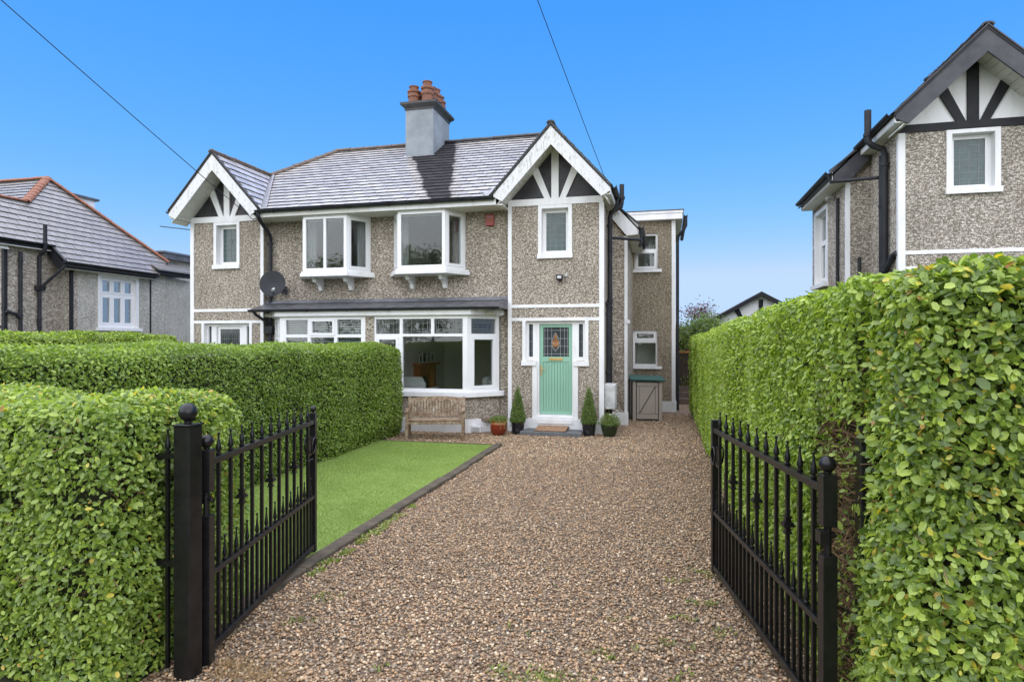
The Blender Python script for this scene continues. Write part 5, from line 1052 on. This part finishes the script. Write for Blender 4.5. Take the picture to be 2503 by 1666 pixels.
def tufts(name, spots, mat, seed, label=None):
    rng = np.random.default_rng(seed); PS, NS, LS, WS = [], [], [], []
    for x, y, r, n, l0, l1, w in spots:
        a = rng.random(n) * 6.283; q = r * np.sqrt(rng.random(n)); PS.append(np.stack([x + q * np.cos(a), y + q * np.sin(a), np.full(n, .006)], 1)); b2 = rng.random(n) * 6.283; NS.append(np.stack([np.cos(b2) * .9, np.sin(b2) * .9, rng.uniform(.1, .9, n)], 1)); LS.append(rng.uniform(l0, l1, n)); WS.append(np.full(n, w))
    P = np.concatenate(PS); T = unit(np.concatenate(NS) + rng.normal(0, .3, (len(P), 3)) * np.array([1, 1, .3])); Ln = np.concatenate(LS); Wd = Ln * np.concatenate(WS)
    Nn = unit(rng.normal(size=P.shape) * .5 + np.array([0, 0, 1])); Nn = unit(Nn - T * np.sum(Nn * T, 1, keepdims=True)); B = np.cross(Nn, T)
    S = LEAF4; o = leaf_mesh(name, P, T, Nn, B, Ln, Wd, mat, rng.random(len(P)) * .96, None, 4); tag(o, kind='stuff'); return o
rng = np.random.default_rng(9); sp_ = []
for y_ in np.arange(4.7, 7.4, .05):
    if rng.random() < .75 * (1 if y_ < 6.4 else .25): sp_.append((-2.97 + rng.uniform(-.01, .07), y_, .05, 34, .02, .05, .5))
for x, y_, k in ((-.72, 3.60, 1), (-.58, 3.52, 1.2), (-.95, 3.58, .9), (-.45, 3.62, 1.0), (-.38, 3.95, .6), (.05, 3.52, 1), (.18, 3.60, 1), (.33, 3.72, 1), (.05, 3.85, .5), (.02, 4.25, .6), (.20, 4.6, .7), (.28, 4.9, .8), (.38, 4.45, .7), (.12, 5.3, .6), (.3, 5.6, .9), (-.9, 4.2, .3), (-.3, 4.5, .35), (-2.5, 3.95, .6), (-2.55, 4.35, .7), (-1.6, 3.62, .35)):
    for j in range(int(5 * k) + 1): sp_.append((x + rng.normal(0, .075), y_ + rng.normal(0, .05), .05 * k + .01, int(16 * k) + 4, .014, .045, .35))
tufts('weeds', sp_, 'weed', 10)
sp_ = []
for i in range(34): sp_.append((rng.uniform(-2.6, -2.15) if i % 3 else rng.uniform(-2.7, -2.4), rng.uniform(3.16, 3.34), .06, 15, .03, .10, .05))
tufts('straw', sp_, 'straw', 12)
n = 70; fp_ = np.stack([rng.uniform(-2.8, .6, n), rng.uniform(3.5, 10, n), np.full(n, .022)], 1); T, NN, B = leaf_frames(fp_, np.tile(np.array([[0, 0, 1.]]), (n, 1)), .8, .35, rng=rng); ll = rng.uniform(.022, .042, n)
tag(leaf_mesh('fallen_leaves', fp_, T, NN, B, ll, ll * .55, 'fallen', rng.random(n) * .96, None, 6), kind='stuff')

# ------------------------------------------------------------------ beyond the house
def tree(name, label, x, y, h, trunk_h, crown, n, ln, mat, seed, cat='tree', sq=(1, 1, 1)):
    t = empty(name, (x, y, 0), 0, label, cat); rng = np.random.default_rng(seed); tr = MB()
    tr.tube([(0, 0, 0), (.05, 0, trunk_h * .6), (0, .03, h * .8)], [.11, .08, .03], 7); C = []
    for i in range(11):
        a = rng.uniform(0, 6.28); z = rng.uniform(trunk_h, h * .92); rr_ = crown * rng.uniform(.35, .95); e = np.array([rr_ * math.cos(a) * sq[0], rr_ * math.sin(a) * sq[1], z]); tr.tube([(0, 0, z * .7), tuple(e * np.array([.6, .6, .93])), tuple(e)], [.035, .02, .008], 5); C.append(e)
    tr.build('trunk', 'bark', t); C = np.array(C); k = rng.integers(0, len(C), n); P = C[k] + rng.normal(size=(n, 3)) * crown * .26 * np.array([1, 1, .75]); N = unit(P - np.array([0, 0, h * .6])); T, NN, B = leaf_frames(P, N, .3, 1, rng=rng); Ln = rng.uniform(*ln, n)
    leaf_mesh('crown', P, T, NN, B, Ln, Ln * .5, mat, rng.random(n) * .96, t, 4)
tree('green_shrub', 'tall light green shrub behind the house at the end of the drive', .95, 22.5, 2.8, .1, 1.15, 34000, (.07, .12), 'shrub', 41, 'shrub')
tree('green_shrub', 'leafy green shrub left of the white garage, part hidden by the hedge', 2.1, 24.5, 2.4, .3, 1.0, 9000, (.05, .10), 'shrub', 43, 'shrub')
tree('copper_tree', 'sparse copper-leaved tree top behind the green shrub', 1.75, 30, 3.75, 1.9, .95, 2600, (.07, .15), 'redleaf', 42)
stp = empty('garden_steps', (.75, 20.4, 0), 0, 'brown garden steps at the end of the side passage', 'steps')
for i in range(3): MB().box(-.55, .45, i * .35, 1.2, i * .17, i * .17 + .17).build('step', 'ridge_brown', stp)
gt = empty('side_fence', (.72, 21.4, 0), 0, 'wooden side fence beyond the garden steps', 'fence')
for i in range(9): MB().box(-.5 + i * .11, -.5 + i * .11 + .1, 0, .02, .4, 1.75).build('board', 'bark', gt)
MB().box(-.5, .5, -.03, 0, 1.6, 1.68).build('rail', 'oak', gt)

# ------------------------------------------------------------------ inside the bay
fp = empty('fireplace', (XC + .04, 15.95, .30), 0, 'orange oak fireplace with arched opening seen through the bay window', 'fireplace')
MB().box(0, .05, -.62, .62, 0, 1.05).build('back_panel', 'oak', fp); MB().box(.0, .26, -.70, .70, 1.05, 1.11).build('mantel', 'oak', fp)
for s in (-1, 1): MB().box(.0, .16, s * .52 - .09, s * .52 + .09, 0, 1.05).build('jamb', 'oak', fp)
MB().prism([(.055, .30 * math.cos(t), .45 + .30 * math.sin(t)) for t in [math.pi * k / 10 for k in range(11)]] + [(.055, -.30, 0), (.055, .30, 0)], (.01, 0, 0)).build('opening', 'pot_black', fp)
for i, (yy, hh, ww) in enumerate(((-.45, .22, .16), (-.2, .30, .2), (.1, .2, .15), (.4, .26, .18))):
    f = empty('photo_frame', (XC + .16, 15.95 + yy, 1.41), 0, ('small', 'large', 'square', 'tall')[i] + ' picture frame standing on the mantelpiece inside the bay window', 'picture frame', 'frames on the mantelpiece'); MB().box(-.01, .01, -ww / 2, ww / 2, 0, hh).build('frame', 'upvc', f); MB().box(.01, .013, -ww / 2 + .025, ww / 2 - .025, .025, hh - .025).build('picture', 'pot_black', f)
def sofa(label, x, y, rz, w):
    s = empty('sofa', (x, y, .30), rz, label, 'sofa', 'sofas in the front room')
    MB().box(-w / 2, w / 2, -.4, .4, .08, .42).build('base', 'fabric', s, bev=.05); MB().box(-w / 2, w / 2, .22, .42, .40, .80).build('backrest', 'fabric', s, bev=.07)
    for k in (-1, 1): MB().box(k * w / 2 - .1, k * w / 2 + .1, -.4, .42, .1, .60).build('arm', 'fabric', s, bev=.06)
    for k in range(int(w / .7)): MB().box(-w / 2 + .12 + k * (w - .24) / int(w / .7), -w / 2 + .10 + (k + 1) * (w - .24) / int(w / .7), .05, .24, .42, .86).build('cushion', 'fabric', s, bev=.06)
sofa('pale sofa with cushions seen low in the bay window', -4.2, 14.6, R(-90), 1.7); sofa('pale armchair back at the lower left of the bay window', -5.75, 13.75, R(180), .8)
for k, (a, b_) in enumerate(((.22, .82), (.90, 1.50), (1.58, 2.15))):
    v = empty('venetian_blind', (XC - (a + b_) / 2, YC - .38, 0), 0, ('grey slatted blind in the window pane nearest the pebbledash pier', 'grey slatted blind in the middle pane of the far bay', 'grey slatted blind in the pane nearest the downpipe')[k], 'blind', 'blinds in the far bay window')
    slm = MB().box(-(b_ - a) / 2, (b_ - a) / 2, -.022, .022, 0, .004).mesh('slat'); slm.materials.append(M['blind'])
    for i in range(26): o = link('slat', slm, v); o.location = (0, 0, 1.0 + i * .058); o.rotation_euler = (R(38), 0, 0)
    MB().box(-(b_ - a) / 2, (b_ - a) / 2, -.025, .025, 2.50, 2.54).build('head_rail', 'blind', v)

def curtain(label, x0, x1, y, z0, z1):
    n = 18; pts = [(x0 + (x1 - x0) * i / n, y + .022 * math.sin(i * 2.4), 0) for i in range(n + 1)]
    mb = MB(); mb.add([(a, b, z) for a, b, _ in pts for z in (z0, z1)], [(2 * i, 2 * i + 2, 2 * i + 3, 2 * i + 1) for i in range(n)]); tag(mb.build('curtain', 'curtain'), label, 'curtain', 'curtains upstairs')
for m, nm in ((1, 'near'), (-1, 'far')):
    for a, b_, sd_ in ((.36, .66, 'side nearest the party wall'), (1.74, 2.0, 'side away from the party wall')):
        xa, xb = sorted((XC + m * a, XC + m * b_)); curtain('pale curtain in the ' + nm + ' upstairs oriel window, ' + sd_, xa, xb, YC + .16, 3.62, 4.88)
# ------------------------------------------------------------------ overhead lines
def cable(label, p0, p1, sag, r, mat='cable', name='overhead_cable'):
    p0, p1 = np.array(p0, float), np.array(p1, float); pts = []
    for i in range(25): t = i / 24; q = p0 * (1 - t) + p1 * t; q[2] -= sag * 4 * t * (1 - t); pts.append(tuple(q))
    tag(MB().tube(pts, r, 6).build(name, mat), label, 'cable')
def at(px, py, d): r = (px - 1251.5) * d / 1520; return (-math.sin(R(13.8)) * d + math.cos(R(13.8)) * r, math.cos(R(13.8)) * d + math.sin(R(13.8)) * r, CAMH - (py - 833) * d / 1520)
def ext_(p, q, k): p, q = np.array(p), np.array(q); return tuple(q + (p - q) * k)
a, b_ = at(11, 0, 9.0), at(625, 542, 14.65); cable('thin black overhead cable running to the far gable corner', ext_(a, b_, 1.5), b_, .05, .0075)
a, b_ = at(1316, 0, 9.0), at(1513, 525, 14.3); cable('thin black overhead cable running to the gable beside the green door', ext_(a, b_, 1.5), b_, .04, .0065)
cable('pale cable drooping along the slate-roofed neighbour\'s eaves', at(32, 572, 17.6), at(240, 652, 20.0), .10, .012, 'cable_w')
cable('thin dark aerial rod against the sky at the far gable', at(391, 553, 16.5), at(470, 562, 16.4), 0, .012, 'cable', 'aerial_rod')
bpy.context.view_layer.update()

# ------------------------------------------------------------------ across the street: what the window panes mirror
def opposite(label, x, w, mat):
    h = empty('street_house', (x, -19, 0), 0, label, 'house', 'houses across the street')
    MB().box(-w, w, -8, 0, 0, 5.0).build('wall', mat, h)
    MB().prism([(-w - .3, .3, 4.9), (w + .3, .3, 4.9), (w - 2.6, -4, 7.9), (-w + 2.6, -4, 7.9)], (0, 0, .08)).build('roof', 'slate2', h)
    MB().prism([(-w - .3, -8.3, 4.9), (w + .3, -8.3, 4.9), (w - 2.6, -4, 7.9), (-w + 2.6, -4, 7.9)], (0, 0, .08)).build('roof', 'slate2', h)
    MB().box(-.5, .5, -4.5, -3.5, 7.4, 9.2).build('chimney', 'terra', h)
    for u in (-w * .55, w * .55):
        for z in (.9, 3.2):
            f = MB().box(u - .8, u + .8, 0, .05, z, z + 1.3).build('window', 'upvc', h); MB().box(u - .7, u + .7, .05, .06, z + .1, z + 1.2).build('pane', 'stained_dark', f)
opposite('pebbledash house with slate roof across the street, mirrored in the upper window', -9, 5.2, 'dash2'); opposite('brown house with slate roof across the street, mirrored beside the conifer', 6.5, 5.2, 'dash')
tree('street_tree', 'dark conifer across the street mirrored in the window panes', -3.2, -15, 12.5, 1.5, 2.6, 12000, (.15, .32), 'box', 61)
tree('street_tree', 'broad dark tree across the street mirrored beside the house', -16.5, -17, 9.4, 1.5, 3.2, 14000, (.15, .34), 'box', 62)
tree('street_tree', 'small dark tree across the street mirrored in the far oriel window', -24.5, -16, 8.6, 1.5, 2.6, 11000, (.15, .32), 'box', 64)
tree('street_tree', 'tall dark tree across the street behind the brown house', 4.5, -26, 15.5, 1.5, 4.2, 14000, (.15, .34), 'box', 63)
bpy.context.view_layer.update()
